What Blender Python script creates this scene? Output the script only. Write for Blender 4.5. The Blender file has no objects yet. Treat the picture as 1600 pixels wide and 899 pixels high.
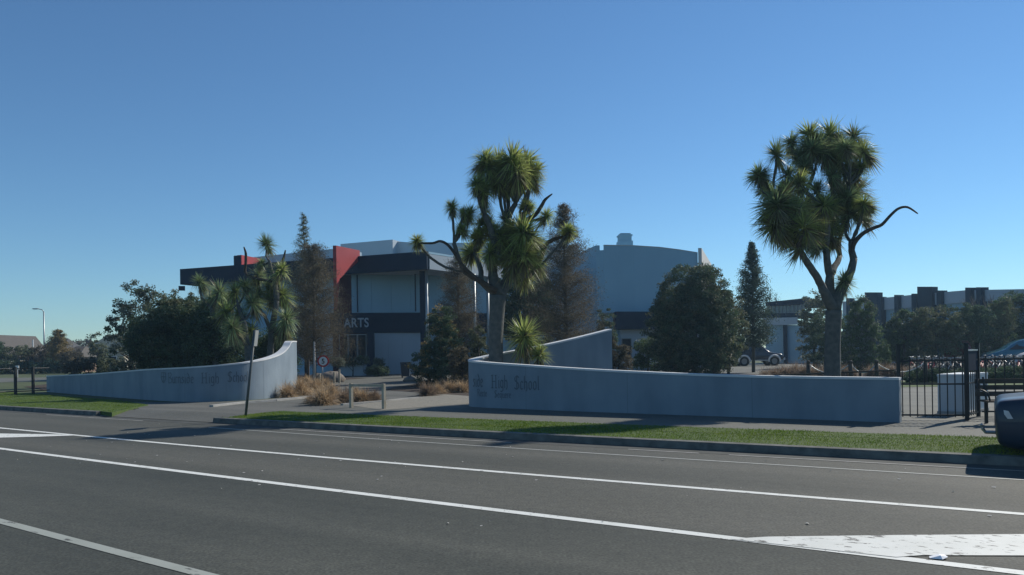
import bpy, math, random
import numpy as np
from mathutils import Vector
# ---------------------------------------------------------------- survey helper
# focal 1200 px on a 1600 px wide frame, eye 1.6 m above the road, 0.9 degree roll.
F = 1200.; H = 1.6; TH = math.radians(0.9); CC, SS = math.cos(TH), math.sin(TH)
def G(px, py, z=0.):
    u, v = px-800., py-552.; a, b = u*CC-v*SS, u*SS+v*CC
    D = (H-z)*F/b; return (a*D/F, D)
def P(px, py, D):
    u, v = px-800., py-552.; a, b = u*CC-v*SS, u*SS+v*CC
    return Vector((a*D/F, D, H-b*D/F))
S = bpy.context.scene
C = S.collection
# ---------------------------------------------------------------- camera
cam = bpy.data.cameras.new('camera'); cam.lens = 27.; cam.sensor_width = 36.; cam.sensor_fit = 'HORIZONTAL'
cam.shift_y = .0641; cam.clip_start = .1; cam.clip_end = 5000
co = bpy.data.objects.new('camera', cam); C.objects.link(co); co.location = (0, 0, H)
from mathutils import Matrix
co.rotation_euler = (Matrix.Rotation(math.pi/2, 4, 'X') @ Matrix.Rotation(-TH, 4, 'Z')).to_euler()
S.camera = co
S.render.resolution_x = 1024; S.render.resolution_y = 575
# ---------------------------------------------------------------- light
SUN_AZ = math.radians(50.); SUN_EL = math.radians(36.)      # azimuth to the right of straight ahead (+Y)
W = bpy.data.worlds.new('World'); S.world = W; W.use_nodes = True
nt = W.node_tree; nt.nodes.clear()
sky = nt.nodes.new('ShaderNodeTexSky'); sky.sky_type = 'NISHITA'; sky.sun_disc = False
sky.sun_elevation = SUN_EL; sky.sun_rotation = SUN_AZ; sky.air_density = 1.0; sky.dust_density = 0.0; sky.ozone_density = 3.6
bg = nt.nodes.new('ShaderNodeBackground'); bg.inputs[1].default_value = .1
wo = nt.nodes.new('ShaderNodeOutputWorld')
tint = nt.nodes.new('ShaderNodeMix'); tint.data_type = 'RGBA'; tint.blend_type = 'MULTIPLY'; tint.inputs[0].default_value = 1; tint.inputs[7].default_value = (.68, .92, 1.06, 1)
nt.links.new(sky.outputs[0], tint.inputs[6]); nt.links.new(tint.outputs[2], bg.inputs[0]); nt.links.new(bg.outputs[0], wo.inputs[0])
sl = bpy.data.lights.new('sun', 'SUN'); sl.energy = 5.0; sl.angle = math.radians(.5); sl.color = (1, .94, .84)
so = bpy.data.objects.new('sun', sl); C.objects.link(so)
sd = Vector((math.sin(SUN_AZ)*math.cos(SUN_EL), math.cos(SUN_AZ)*math.cos(SUN_EL), math.sin(SUN_EL)))
so.rotation_euler = sd.to_track_quat('Z', 'Y').to_euler(); so.location = sd*60
S.view_settings.view_transform = 'Standard'; S.view_settings.look = 'None'
S.view_settings.exposure = 0.0; S.view_settings.gamma = 1
S.render.engine = 'CYCLES'
R = random.Random(7); N = np.random.default_rng(7)
# ---------------------------------------------------------------- materials
def mat(name, col, rough=.8, col2=None, scale=4., bump=0., bscale=None, metal=0., spec=.3, trans=0., island=0., detail=6.,
        streak=None, coat=0.):
    m = bpy.data.materials.new(name); m.use_nodes = True; t = m.node_tree; b = t.nodes['Principled BSDF']
    b.inputs['Roughness'].default_value = rough; b.inputs['Metallic'].default_value = metal
    b.inputs['Specular IOR Level'].default_value = spec; b.inputs['Coat Weight'].default_value = coat
    b.inputs['Base Color'].default_value = (*col, 1)
    out = b.inputs['Base Color']; L = t.links
    tc = t.nodes.new('ShaderNodeTexCoord')
    if col2 is not None:
        n = t.nodes.new('ShaderNodeTexNoise'); n.inputs['Scale'].default_value = scale; n.inputs['Detail'].default_value = detail
        if streak:
            mp = t.nodes.new('ShaderNodeMapping'); mp.inputs['Scale'].default_value = streak[0]; mp.inputs['Rotation'].default_value = streak[1]
            L.new(tc.outputs['Object'], mp.inputs[0]); L.new(mp.outputs[0], n.inputs['Vector'])
        else: L.new(tc.outputs['Object'], n.inputs['Vector'])
        r = t.nodes.new('ShaderNodeValToRGB'); r.color_ramp.elements[0].position = .3; r.color_ramp.elements[1].position = .7
        r.color_ramp.elements[0].color = (*col, 1); r.color_ramp.elements[1].color = (*col2, 1)
        L.new(n.outputs[0], r.inputs[0]); src = r.outputs[0]
        if island:
            g = t.nodes.new('ShaderNodeNewGeometry'); hs = t.nodes.new('ShaderNodeHueSaturation')
            mr = t.nodes.new('ShaderNodeMapRange'); mr.inputs[3].default_value = 1-island; mr.inputs[4].default_value = 1+island
            L.new(g.outputs['Random Per Island'], mr.inputs[0]); L.new(mr.outputs[0], hs.inputs['Value']); L.new(src, hs.inputs['Color'])
            src = hs.outputs[0]
        L.new(src, out)
        if trans:
            tr = t.nodes.new('ShaderNodeBsdfTranslucent'); mx = t.nodes.new('ShaderNodeMixShader'); mx.inputs[0].default_value = trans
            L.new(src, tr.inputs[0]); L.new(b.outputs[0], mx.inputs[1]); L.new(tr.outputs[0], mx.inputs[2])
            L.new(mx.outputs[0], t.nodes['Material Output'].inputs[0])
    if bump:
        n2 = t.nodes.new('ShaderNodeTexNoise'); n2.inputs['Scale'].default_value = bscale or scale*5; n2.inputs['Detail'].default_value = 4
        L.new(tc.outputs['Object'], n2.inputs['Vector'])
        bp = t.nodes.new('ShaderNodeBump'); bp.inputs['Strength'].default_value = bump; bp.inputs['Distance'].default_value = .02
        L.new(n2.outputs[0], bp.inputs['Height']); L.new(bp.outputs[0], b.inputs['Normal'])
    return m
ROT = (0, 0, math.radians(32))
def asphalt(name, c1, c2, patch, sp=.5):
    """aggregate speckle * worn wheel streaks * patches"""
    m = bpy.data.materials.new(name); m.use_nodes = True; t = m.node_tree; b = t.nodes['Principled BSDF']; L = t.links
    tc = t.nodes.new('ShaderNodeTexCoord')
    def noise(sc, det, mapping=None):
        n = t.nodes.new('ShaderNodeTexNoise'); n.inputs['Scale'].default_value = sc; n.inputs['Detail'].default_value = det
        if mapping:
            mp = t.nodes.new('ShaderNodeMapping'); mp.inputs['Rotation'].default_value = ROT; mp2 = t.nodes.new('ShaderNodeMapping'); mp2.inputs['Scale'].default_value = mapping
            L.new(tc.outputs['Object'], mp.inputs[0]); L.new(mp.outputs[0], mp2.inputs[0]); L.new(mp2.outputs[0], n.inputs['Vector'])
        else: L.new(tc.outputs['Object'], n.inputs['Vector'])
        return n.outputs[0]
    def ramp(src, p0, p1, a, bb):
        r = t.nodes.new('ShaderNodeValToRGB'); r.color_ramp.elements[0].position = p0; r.color_ramp.elements[1].position = p1
        r.color_ramp.elements[0].color = (*a, 1); r.color_ramp.elements[1].color = (*bb, 1); L.new(src, r.inputs[0]); return r.outputs[0]
    def mul(a, bb, f=1.):
        x = t.nodes.new('ShaderNodeMix'); x.data_type = 'RGBA'; x.blend_type = 'MULTIPLY'; x.inputs[0].default_value = f
        L.new(a, x.inputs[6]); L.new(bb, x.inputs[7]); return x.outputs[2]
    base = ramp(noise(.9, 5, (.05, 1, 1)), .32, .68, c1, c2)
    pt = ramp(noise(.35, 6), .35, .7, (1, 1, 1), patch)
    fine = ramp(noise(42, 3), .3, .72, (1-sp*.7,)*3, (1+sp,)*3)
    mid = ramp(noise(9, 5), .3, .7, (.86, .86, .86), (1.12, 1.11, 1.08))
    L.new(mul(mul(mul(base, pt), fine), mid), b.inputs['Base Color'])
    b.inputs['Roughness'].default_value = .82; b.inputs['Specular IOR Level'].default_value = .25
    bp = t.nodes.new('ShaderNodeBump'); bp.inputs['Strength'].default_value = .35; bp.inputs['Distance'].default_value = .006
    L.new(noise(75, 2), bp.inputs['Height']); L.new(bp.outputs[0], b.inputs['Normal'])
    return m
M = {}
M['road'] = asphalt('road_asphalt', (.052, .057, .049), (.088, .091, .077), (.78, .8, .82))
M['road2'] = asphalt('far_lane_asphalt', (.064, .067, .058), (.098, .098, .084), (.88, .88, .86))
M['drive'] = asphalt('drive_asphalt', (.10, .103, .093), (.14, .14, .127), (.88, .88, .86), .3)
M['path'] = asphalt('footpath_asphalt', (.10, .105, .093), (.145, .147, .13), (.9, .9, .88), .3)
M['gutter'] = mat('gutter_concrete', (.05, .053, .048), .9, (.085, .088, .08), 3, .2)
M['kerb'] = mat('kerb_concrete', (.08, .083, .076), .9, (.17, .17, .155), 5, .3)
M['edging'] = mat('edging_concrete', (.3, .3, .28), .85, (.42, .41, .38), 4, .2)
def paintmat(name, c, wear, ns=7, st=.35):
    m = bpy.data.materials.new(name); m.use_nodes = True; t = m.node_tree; b = t.nodes['Principled BSDF']; L = t.links
    tc = t.nodes.new('ShaderNodeTexCoord')
    n = t.nodes.new('ShaderNodeTexNoise'); n.inputs['Scale'].default_value = ns; n.inputs['Detail'].default_value = 9; n.inputs['Roughness'].default_value = .68
    mp = t.nodes.new('ShaderNodeMapping'); mp.inputs['Rotation'].default_value = ROT; mp2 = t.nodes.new('ShaderNodeMapping'); mp2.inputs['Scale'].default_value = (st, 1, 1)
    L.new(tc.outputs['Object'], mp.inputs[0]); L.new(mp.outputs[0], mp2.inputs[0]); L.new(mp2.outputs[0], n.inputs['Vector'])
    r = t.nodes.new('ShaderNodeValToRGB'); e = r.color_ramp.elements
    e[0].position = wear; e[0].color = (.10, .10, .09, 1); e[1].position = wear+.05; e[1].color = (*c, 1)
    L.new(n.outputs[0], r.inputs[0])
    n2 = t.nodes.new('ShaderNodeTexNoise'); n2.inputs['Scale'].default_value = 3; n2.inputs['Detail'].default_value = 5; L.new(tc.outputs['Object'], n2.inputs['Vector'])
    r2 = t.nodes.new('ShaderNodeValToRGB'); r2.color_ramp.elements[0].color = (.72, .73, .70, 1); r2.color_ramp.elements[1].color = (1, 1, 1, 1)
    L.new(n2.outputs[0], r2.inputs[0])
    x = t.nodes.new('ShaderNodeMix'); x.data_type = 'RGBA'; x.blend_type = 'MULTIPLY'; x.inputs[0].default_value = 1
    L.new(r.outputs[0], x.inputs[6]); L.new(r2.outputs[0], x.inputs[7]); L.new(x.outputs[2], b.inputs['Base Color'])
    b.inputs['Roughness'].default_value = .7
    return m
M['paint'] = paintmat('road_paint', (.76, .77, .73), .355, 12, .7)
M['paint_wedge'] = paintmat('cracked_road_paint', (.72, .73, .69), .385, 13, .5)
M['paint_old'] = paintmat('worn_road_paint', (.36, .38, .34), .36)
M['paint_thin'] = paintmat('thin_faded_paint', (.42, .43, .4), .3)
M['grassbase'] = mat('turf', (.05, .085, .018), .95, (.075, .11, .028), 6, .4)
M['blade'] = mat('grass_blade', (.085, .16, .012), .9, (.18, .24, .03), 1.2, island=.35, trans=.35, spec=.03)
M['field'] = mat('field_grass', (.055, .075, .03), .95, (.085, .10, .045), .4, .3, 8)
M['earth'] = mat('garden_mulch', (.035, .026, .018), .95, (.07, .05, .035), 6, .5)
M['wall'] = mat('painted_render', (.18, .232, .278), .75, (.22, .276, .322), 1.1, .15, 40)
def weather(m, amt, sc=(6, 6, .35)):
    t = m.node_tree; b = t.nodes['Principled BSDF']; L = t.links; src = b.inputs['Base Color'].links[0].from_socket
    tc = t.nodes.new('ShaderNodeTexCoord'); mp = t.nodes.new('ShaderNodeMapping'); mp.inputs['Scale'].default_value = sc; n = t.nodes.new('ShaderNodeTexNoise'); n.inputs['Scale'].default_value = 1; n.inputs['Detail'].default_value = 8
    L.new(tc.outputs['Object'], mp.inputs[0]); L.new(mp.outputs[0], n.inputs['Vector']); r = t.nodes.new('ShaderNodeValToRGB'); r.color_ramp.elements[0].position = .35; r.color_ramp.elements[1].position = .6
    r.color_ramp.elements[0].color = (1-amt, 1-amt*.95, 1-amt*.9, 1); r.color_ramp.elements[1].color = (1, 1, 1, 1); L.new(n.outputs[0], r.inputs[0])
    x = t.nodes.new('ShaderNodeMix'); x.data_type = 'RGBA'; x.blend_type = 'MULTIPLY'; x.inputs[0].default_value = 1; L.new(src, x.inputs[6]); L.new(r.outputs[0], x.inputs[7]); L.new(x.outputs[2], b.inputs['Base Color'])
weather(M['wall'], .13, (2.2, 2.2, .6))
M['cap'] = mat('wall_cap_render', (.55, .57, .58), .75, (.64, .65, .65), 2, .1, 40)
M['letter'] = mat('dark_letter', (.105, .135, .165), .7)
M['joint'] = mat('sealant_joint', (.14, .18, .215), .8)
M['pier'] = mat('pier_panel', (.03, .055, .078), .8, (.036, .064, .088), .6, spec=.08)
M['pav'] = mat('brick_paver', (.22, .2, .16), .85, (.3, .27, .22), 3, .2)
M['wood'] = mat('weathered_timber', (.3, .27, .2), .8, (.42, .38, .3), 6, .2)
M['darkwood'] = mat('stained_timber', (.05, .04, .032), .8, (.08, .065, .05), 6, .2)
M['bldgrey'] = mat('panel_grey', (.25, .40, .49), .7, (.27, .43, .52), .5, .05)
M['bldgrey2'] = mat('panel_light_grey', (.36, .42, .46), .7, (.39, .45, .49), .4, .05)
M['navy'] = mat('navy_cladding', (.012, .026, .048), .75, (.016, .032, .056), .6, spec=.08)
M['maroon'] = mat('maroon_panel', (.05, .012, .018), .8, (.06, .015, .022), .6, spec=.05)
M['red'] = mat('red_panel', (.30, .03, .035), .55, (.36, .04, .045), .6)
M['soffit'] = mat('soffit_white', (.5, .5, .48), .8)
M['steel'] = mat('galvanised_steel', (.36, .38, .38), .45, metal=.6)
M['glass'] = mat('dark_glass', (.02, .025, .03), .08, spec=.6)
M['sglass'] = mat('clerestory_glass', (.12, .17, .17), .2, spec=.6)
M['frame'] = mat('window_frame', (.25, .27, .27), .5)
M['iron'] = mat('black_iron', (.02, .024, .026), .5, (.03, .034, .035), 20)
M['boxpaint'] = mat('cabinet_paint', (.5, .54, .56), .6, (.56, .6, .62), 2)
M['white'] = mat('white_paint', (.75, .75, .73), .5)
M['signred'] = mat('sign_red', (.42, .03, .03), .4)
M['black'] = mat('black_rubber', (.015, .015, .016), .7)
M['rim'] = mat('wheel_alloy', (.3, .3, .31), .35, metal=.8)
M['lamp'] = mat('lamp_lens', (.6, .6, .6), .15)
M['tail'] = mat('tail_lens', (.25, .015, .015), .2)
M['car_dark'] = mat('car_paint_dark', (.028, .036, .052), .25, coat=.8)
M['car_navy'] = mat('car_paint_navy', (.014, .03, .052), .4, coat=.25)
M['car_red'] = mat('car_paint_red', (.12, .01, .014), .3, coat=.5)
M['car_teal'] = mat('car_paint_teal', (.02, .13, .2), .25, coat=.8)
M['silver'] = mat('silver_paint', (.6, .62, .63), .35, metal=.2)
M['bark'] = mat('grey_bark', (.075, .08, .075), .9, (.13, .13, .115), 9, .6, 22)
M['barkd'] = mat('dark_bark', (.05, .043, .035), .9, (.09, .075, .06), 9, .6, 22)
M['cab'] = mat('cabbage_leaf', (.23, .31, .08), .45, (.44, .48, .16), .8, island=.45, trans=.42)
M['cabdark'] = mat('cabbage_leaf_blue_green', (.16, .24, .11), .45, (.31, .38, .17), .8, island=.4, trans=.38)
M['cabdead'] = mat('dead_cabbage_leaf', (.14, .125, .07), .8, (.26, .23, .13), .8, island=.4, trans=.25)
M['tus'] = mat('tussock_blade', (.32, .22, .13), .75, (.55, .42, .26), 1.5, island=.4, trans=.35)
M['tusd'] = mat('brown_tussock_blade', (.18, .13, .09), .75, (.32, .24, .165), 1.5, island=.4, trans=.35)
M['rock'] = mat('pale_rock', (.15, .13, .11), .9, (.24, .21, .18), 5, .5)
def leafm(n, a, b, tr=.3, isl=.4): return mat(n, a, .65, b, .9, island=isl, trans=tr)
M['lf_dark'] = leafm('dark_evergreen_leaf', (.05, .083, .053), (.10, .15, .072))
M['lf_green'] = leafm('green_leaf', (.06, .105, .045), (.13, .19, .075))
M['lf_olive'] = leafm('olive_leaf', (.08, .10, .052), (.165, .175, .09))
M['lf_brown'] = leafm('winter_brown_leaf', (.085, .078, .05), (.155, .13, .085), .4)
M['lf_gold'] = leafm('golden_conifer_leaf', (.13, .11, .045), (.34, .25, .10), .35)
M['lf_blue'] = leafm('blue_green_needle', (.04, .075, .055), (.085, .125, .08))
M['lf_grey'] = leafm('pale_grey_leaf', (.10, .12, .09), (.2, .23, .17))
M['twig'] = leafm('bare_twig', (.10, .08, .065), (.16, .13, .11), .1)
M['roof1'] = mat('roof_tile_dark', (.045, .05, .055), .8, (.07, .07, .075), 3)
M['roof2'] = mat('roof_green_grey', (.09, .12, .11), .8, (.12, .15, .135), 3)
M['roof3'] = mat('roof_brown', (.07, .065, .06), .8, (.09, .08, .07), 3)
M['cream'] = mat('cream_weatherboard', (.5, .46, .38), .8, (.56, .52, .44), 2)
M['brickw'] = mat('brown_brick_wall', (.22, .15, .11), .85, (.3, .2, .15), 8)
M['white_sign'] = mat('letter_paint', (.34, .38, .41), .5)
M['darksteel'] = mat('dull_pole', (.12, .13, .13), .6, metal=.3)
M['litter'] = mat('white_paper', (.85, .86, .87), .6)
# ---------------------------------------------------------------- mesh kit
class MB:
    def __init__(s): s.v = []; s.f = []; s.m = []
    def add(s, vs, fs, mi=0):
        o = len(s.v); s.v += [tuple(p) for p in vs]; s.f += [tuple(i+o for i in f) for f in fs]; s.m += [mi]*len(fs)
    def box(s, cx, cy, cz, sx, sy, sz, rz=0, mi=0):
        c_, s_ = math.cos(rz), math.sin(rz); vs = []
        for z in (-sz/2, sz/2):
            for x, y in ((-sx/2, -sy/2), (sx/2, -sy/2), (sx/2, sy/2), (-sx/2, sy/2)):
                vs.append((cx+x*c_-y*s_, cy+x*s_+y*c_, cz+z))
        s.add(vs, [(0, 3, 2, 1), (4, 5, 6, 7), (0, 1, 5, 4), (1, 2, 6, 5), (2, 3, 7, 6), (3, 0, 4, 7)], mi)
    def tube(s, pts, rad, n=8, mi=0, caps=True):
        pts = [Vector(p) for p in pts]; k = len(pts)
        if not hasattr(rad, '__len__'): rad = [rad]*k
        vs = []; prev = None
        for i in range(k):
            d = (pts[min(i+1, k-1)]-pts[max(i-1, 0)])
            d = d.normalized() if d.length > 1e-9 else Vector((0, 0, 1))
            a = prev if prev is not None else (Vector((1, 0, 0)) if abs(d.x) < .8 else Vector((0, 1, 0)))
            a = (a-d*a.dot(d)); a = a.normalized() if a.length > 1e-6 else d.orthogonal().normalized()
            prev = a; b = d.cross(a)
            for j in range(n):
                t = 2*math.pi*j/n; vs.append(pts[i]+(a*math.cos(t)+b*math.sin(t))*rad[i])
        fs = [(i*n+j, i*n+(j+1) % n, (i+1)*n+(j+1) % n, (i+1)*n+j) for i in range(k-1) for j in range(n)]
        if caps: fs += [tuple(reversed(range(n))), tuple((k-1)*n+j for j in range(n))]
        s.add(vs, fs, mi)
    def prism(s, poly, z0, z1, mi=0):
        n = len(poly); vs = [(x, y, z0) for x, y in poly]+[(x, y, z1) for x, y in poly]
        s.add(vs, [tuple(reversed(range(n))), tuple(range(n, 2*n))]+[(i, (i+1) % n, n+(i+1) % n, n+i) for i in range(n)], mi)
    def lathe(s, prof, n=16, c=(0, 0, 0), axis='z', mi=0):
        vs = []
        for r, h in prof:
            for j in range(n):
                t = 2*math.pi*j/n; a, b = r*math.cos(t), r*math.sin(t)
                vs.append((c[0]+a, c[1]+b, c[2]+h) if axis == 'z' else (c[0]+a, c[1]+h, c[2]+b))
        k = len(prof)
        s.add(vs, [(i*n+j, i*n+(j+1) % n, (i+1)*n+(j+1) % n, (i+1)*n+j) for i in range(k-1) for j in range(n)], mi)
    def mesh(s, name, mats, smooth=False):
        me = bpy.data.meshes.new(name); me.from_pydata(s.v, [], s.f)
        for m in (mats if isinstance(mats, (list, tuple)) else [mats]): me.materials.append(m)
        me.polygons.foreach_set('material_index', s.m)
        if smooth: me.polygons.foreach_set('use_smooth', [True]*len(s.f))
        me.update(); return me
    def obj(s, name, mats, parent=None, smooth=False):
        return link(name, s.mesh(name, mats, smooth), parent)
def link(name, me, parent=None, loc=None):
    o = bpy.data.objects.new(name, me); C.objects.link(o)
    if parent is not None: o.parent = parent
    if loc is not None: o.location = loc
    return o
def tag(o, label, cat, group=None):
    o['label'] = label; o['category'] = cat
    if group: o['group'] = group
    return o
def thing(name, label, cat, loc=(0, 0, 0), rz=0, group=None):
    o = bpy.data.objects.new(name, None); C.objects.link(o); o.location = loc; o.rotation_euler = (0, 0, rz); o.empty_display_size = .3
    return tag(o, label, cat, group)
def struct(name, mb, m, parent=None, smooth=False, kind='structure'):
    o = mb.obj(name, m, parent, smooth); o['kind'] = kind; return o
def dup(root, loc, rz=0, label=None, scale=1.):
    r = root.copy(); C.objects.link(r); r.location = loc; r.rotation_euler = (0, 0, rz); r.scale = (scale,)*3
    if label: r['label'] = label
    for ch in root.children:
        c = ch.copy(); C.objects.link(c); c.parent = r
        for g in ch.children:
            d = g.copy(); C.objects.link(d); d.parent = c
    return r
def quads_mesh(name, V, mats, k=4, midx=None):
    """V: (n,k,3) separate faces"""
    n = V.shape[0]; me = bpy.data.meshes.new(name)
    me.vertices.add(n*k); me.vertices.foreach_set('co', V.reshape(-1).astype(np.float32))
    me.loops.add(n*k); me.loops.foreach_set('vertex_index', np.arange(n*k, dtype=np.int32))
    me.polygons.add(n); me.polygons.foreach_set('loop_start', np.arange(0, n*k, k, dtype=np.int32)); me.polygons.foreach_set('loop_total', np.full(n, k, np.int32))
    for m in (mats if isinstance(mats, (list, tuple)) else [mats]): me.materials.append(m)
    if midx is not None: me.polygons.foreach_set('material_index', midx.astype(np.int32))
    me.update(calc_edges=True); me.validate(); return me
def strips_mesh(name, base, direc, length, width, bend, mats, seg=3, midx=None, droop=None, face=None):
    """curved tapered blades; base (n,3), direc (n,3) unit, bend = amount of gravity droop"""
    n = len(base); side = np.cross(direc, np.array([0, 0, 1.])+N.normal(0, .15, (n, 3)))
    side /= np.linalg.norm(side, axis=1, keepdims=True)+1e-9
    rows = []
    for i in range(seg+1):
        t = i/seg; c = base+direc*(length*t)[:, None]; c = c.copy(); c[:, 2] -= bend*length*t*t
        w = width*(1-t**1.5*.95)*(1 if i else .7)
        rows.append((c-side*w[:, None]/2, c+side*w[:, None]/2))
    V = np.empty((n, (seg+1)*2, 3))
    for i, (a, b) in enumerate(rows): V[:, 2*i] = a; V[:, 2*i+1] = b
    me = bpy.data.meshes.new(name); nv = (seg+1)*2
    me.vertices.add(n*nv); me.vertices.foreach_set('co', V.reshape(-1).astype(np.float32))
    base_i = (np.arange(n)*nv)[:, None, None]; q = np.array([[2*i, 2*i+1, 2*i+3, 2*i+2] for i in range(seg)])[None]
    I = (base_i+q).reshape(-1); nf = n*seg
    me.loops.add(nf*4); me.loops.foreach_set('vertex_index', I.astype(np.int32))
    me.polygons.add(nf); me.polygons.foreach_set('loop_start', np.arange(0, nf*4, 4, dtype=np.int32)); me.polygons.foreach_set('loop_total', np.full(nf, 4, np.int32))
    for m in (mats if isinstance(mats, (list, tuple)) else [mats]): me.materials.append(m)
    if midx is not None: me.polygons.foreach_set('material_index', np.repeat(midx, seg).astype(np.int32))
    me.update(calc_edges=True); return me
# ---------------------------------------------------------------- lines of the street (world metres)
class Line:
    def __init__(s, pts):
        a = np.array(pts); s.c = np.polyfit(a[:, 0], a[:, 1], 2); s.x0, s.x1 = a[:, 0].min(), a[:, 0].max()
    def y(s, x):
        c = s.c; xx = min(max(x, s.x0), s.x1); y = c[0]*xx*xx+c[1]*xx+c[2]
        return y+(2*c[0]*xx+c[1])*(x-xx)
    def pts(s, a, b, n=24, off=0):
        o = []
        for i in range(n+1):
            x = a+(b-a)*i/n; sl_ = (s.y(x+.1)-s.y(x-.1))/.2; L = math.hypot(1, sl_)
            o.append((x-sl_/L*off, s.y(x)+off/L))
        return o
K = Line([(-17.2, 25.5), (-12.1, 22.1), (-6.02, 17.99), (-1.28, 14.98), (2.12, 12.88), (4.69, 11.31), (6.73, 10.1)])
A = Line([(-12.28, 18.39), (-7.61, 15.17), (-4.36, 13.0), (-.93, 10.82), (1.52, 9.29), (3.37, 8.14), (4.81, 7.24)])
B = Line([(-9.41, 14.07), (-5.82, 11.6), (-3.33, 9.91), (-.71, 8.19), (1.14, 6.98), (2.51, 6.08), (3.56, 5.37)])
Cl = Line([(-5.15, 7.68), (-3.5, 6.51), (-2.29, 5.66)])
L2 = Line([(-5.7, 16.75), (-1.18, 13.75), (1.91, 11.63), (4.26, 10.2), (6.08, 9.1)])
GB = Line([(-13.2, 25.8), (-6.85, 20.6), (-3.14, 18.6), (.69, 16.9), (3.75, 15.05), (6.3, 12.95), (9.74, 11.0)])
def strip(mb, a, b, z0, z1=None, mi=0):
    z1 = z0 if z1 is None else z1; n = len(a)
    mb.add([(x, y, z0) for x, y in a]+[(x, y, z1) for x, y in b], [(i, i+1, n+i+1, n+i) for i in range(n-1)], mi)
mb = MB(); n_ = 24
mb.add([(-1500, -1500, -.05), (1500, -1500, -.05), (1500, 1500, -.05), (-1500, 1500, -.05)], [(0, 1, 2, 3)])
struct('ground', mb, M['field'])
# road: near lane surface and slightly paler far lane (resealed at the centre line)
mb = MB(); strip(mb, B.pts(-90, 45, 40, -40), B.pts(-90, 45, 40, .02), 0); struct('road', mb, M['road'])
mb = MB(); strip(mb, B.pts(-90, 45, 40, .02), K.pts(-90, 45, 40, 0), 0); struct('road', mb, M['road2'])
mb = MB(); strip(mb, K.pts(-90, 45, 40, -.42), K.pts(-90, 45, 40, .02), .003); struct('gutter', mb, M['gutter'])
def paint(line, a, b, w, m, n=30, z=.004, off=0):
    mb = MB(); strip(mb, line.pts(a, b, n, off-w/2), line.pts(a, b, n, off+w/2), z); return struct('road_marking', mb, m)
paint(A, -60, 30, .115, M['paint']); paint(B, -60, 30, .125, M['paint']); paint(Cl, -30, -1.2, .11, M['paint_old'])
paint(L2, -7, 20, .055, M['paint_thin'])
mb = MB(); off = -.46
for a, b in ((-13.5, -9.3), (-4.9, .2), (2.1, 3.1), (3.5, 12)):
    strip(mb, K.pts(a, b, 10, -.47), K.pts(a, b, 10, -.42), .006)
struct('gutter_lip', mb, M['edging'])
# left bar of the flush median and the big white wedge at right
def poly(mb, pts, z, mi=0): mb.add([(x, y, z) for x, y in pts], [tuple(range(len(pts)))], mi)
mb = MB(); poly(mb, [G(-160, 683.5), G(-160, 676), G(0, 678), G(95, 679.5), G(118, 681), G(60, 683), G(0, 684.5)][::-1], .0075); struct('road_marking', mb, M['paint'])
mb = MB(); poly(mb, [G(1140, 843.5), G(1200, 840), G(1400, 837.5), G(1600, 836), G(1760, 837), G(1760, 870), G(1600, 869.5), G(1440, 869), G(1400, 872)][::-1], .0075); struct('road_marking', mb, M['paint_wedge'])
# kerbs, verge, apron
def kerb(a, b):
    f = K.pts(a, b, 30, 0); t = K.pts(a, b, 30, .02); bk = K.pts(a, b, 30, .15); mb = MB()
    strip(mb, f, t, 0, .12); strip(mb, t, bk, .12, .128); strip(mb, bk, K.pts(a, b, 30, .152), .128, .0)
    mb.add([(*f[0], 0), (*t[0], .12), (*bk[0], .128), (*bk[0], 0)], [(0, 1, 2, 3)])
    mb.add([(*f[-1], 0), (*t[-1], .12), (*bk[-1], .128), (*bk[-1], 0)], [(3, 2, 1, 0)])
    return struct('kerb', mb, M['kerb'])
kerb(-60, -11.9); kerb(-7.4, 30)
mb = MB(); strip(mb, K.pts(-11.9, -7.4, 10, .0), K.pts(-11.9, -7.4, 10, 1.3), .012, .112); struct('driveway_apron', mb, M['drive'])
vergeR = [p for p in K.pts(-7.3, 30, 40, .152)]+[p for p in reversed(GB.pts(-5.6, 30, 40))]+[G(440, 642.5, .12), G(392, 647.5, .12), G(352, 653.5, .12)]
mb = MB(); mb.prism(vergeR, 0, .126); vo = struct('verge', mb, M['grassbase'])
vergeL = K.pts(-60, -11.95, 20, .152)+[G(175, 645, .12), G(232, 633, .12), (-14.2, 27.6), (-22, 34.8), (-60, 68)]
mb = MB(); mb.prism(vergeL, 0, .126); struct('verge', mb, M['grassbase'])
# school side base sheet (grass), then drive, paths
mb = MB(); kb = K.pts(-400, 45, 60, 1.3)
poly(mb, kb+[(400, -150), (900, 900), (-900, 900)], .10); struct('school_lawn', mb, M['field'])
mb = MB(); strip(mb, GB.pts(-5.6, 30, 30, -.02), GB.pts(-5.6, 30, 30, 1.0), .112); strip(mb, GB.pts(-5.6, 30, 30, 1.0), GB.pts(-5.6, 30, 30, 5.0), .112); struct('footpath', mb, M['path'])
drive = K.pts(-11.9, -7.4, 8, 1.3)+[G(352, 653.5, .12), G(392, 647.5, .12), G(440, 642.5, .12), (-5.6, GB.y(-5.6)), (-1.3, 20.5), (-1.3, 22), (-.6, 23.5), (3.1, 26.7), (8, 33), (70, 36), (70, 84), (-30, 84), (-28, 60), (-25, 56), (-16, 46), (-8.55, 31), (-8.45, 29), (-8.55, 27.7), (-9.0, 26.6), (-9.9, 26.0), (-11.5, 26.3), (-13.2, 26.6)]
mb = MB(); poly(mb, drive, .108); struct('school_drive', mb, M['drive'])
mb = MB()
bed = [(-28, 44), (-22, 36.8), (-13.6, 28.7), (-11, 26.9), (-9.8, 27.0), (-9.1, 27.9), (-8.9, 29), (-8.8, 31), (-16.5, 46), (-25.5, 56), (-32, 58)]
poly(mb, bed, .118); struct('garden_bed', mb, M['earth'])
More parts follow.
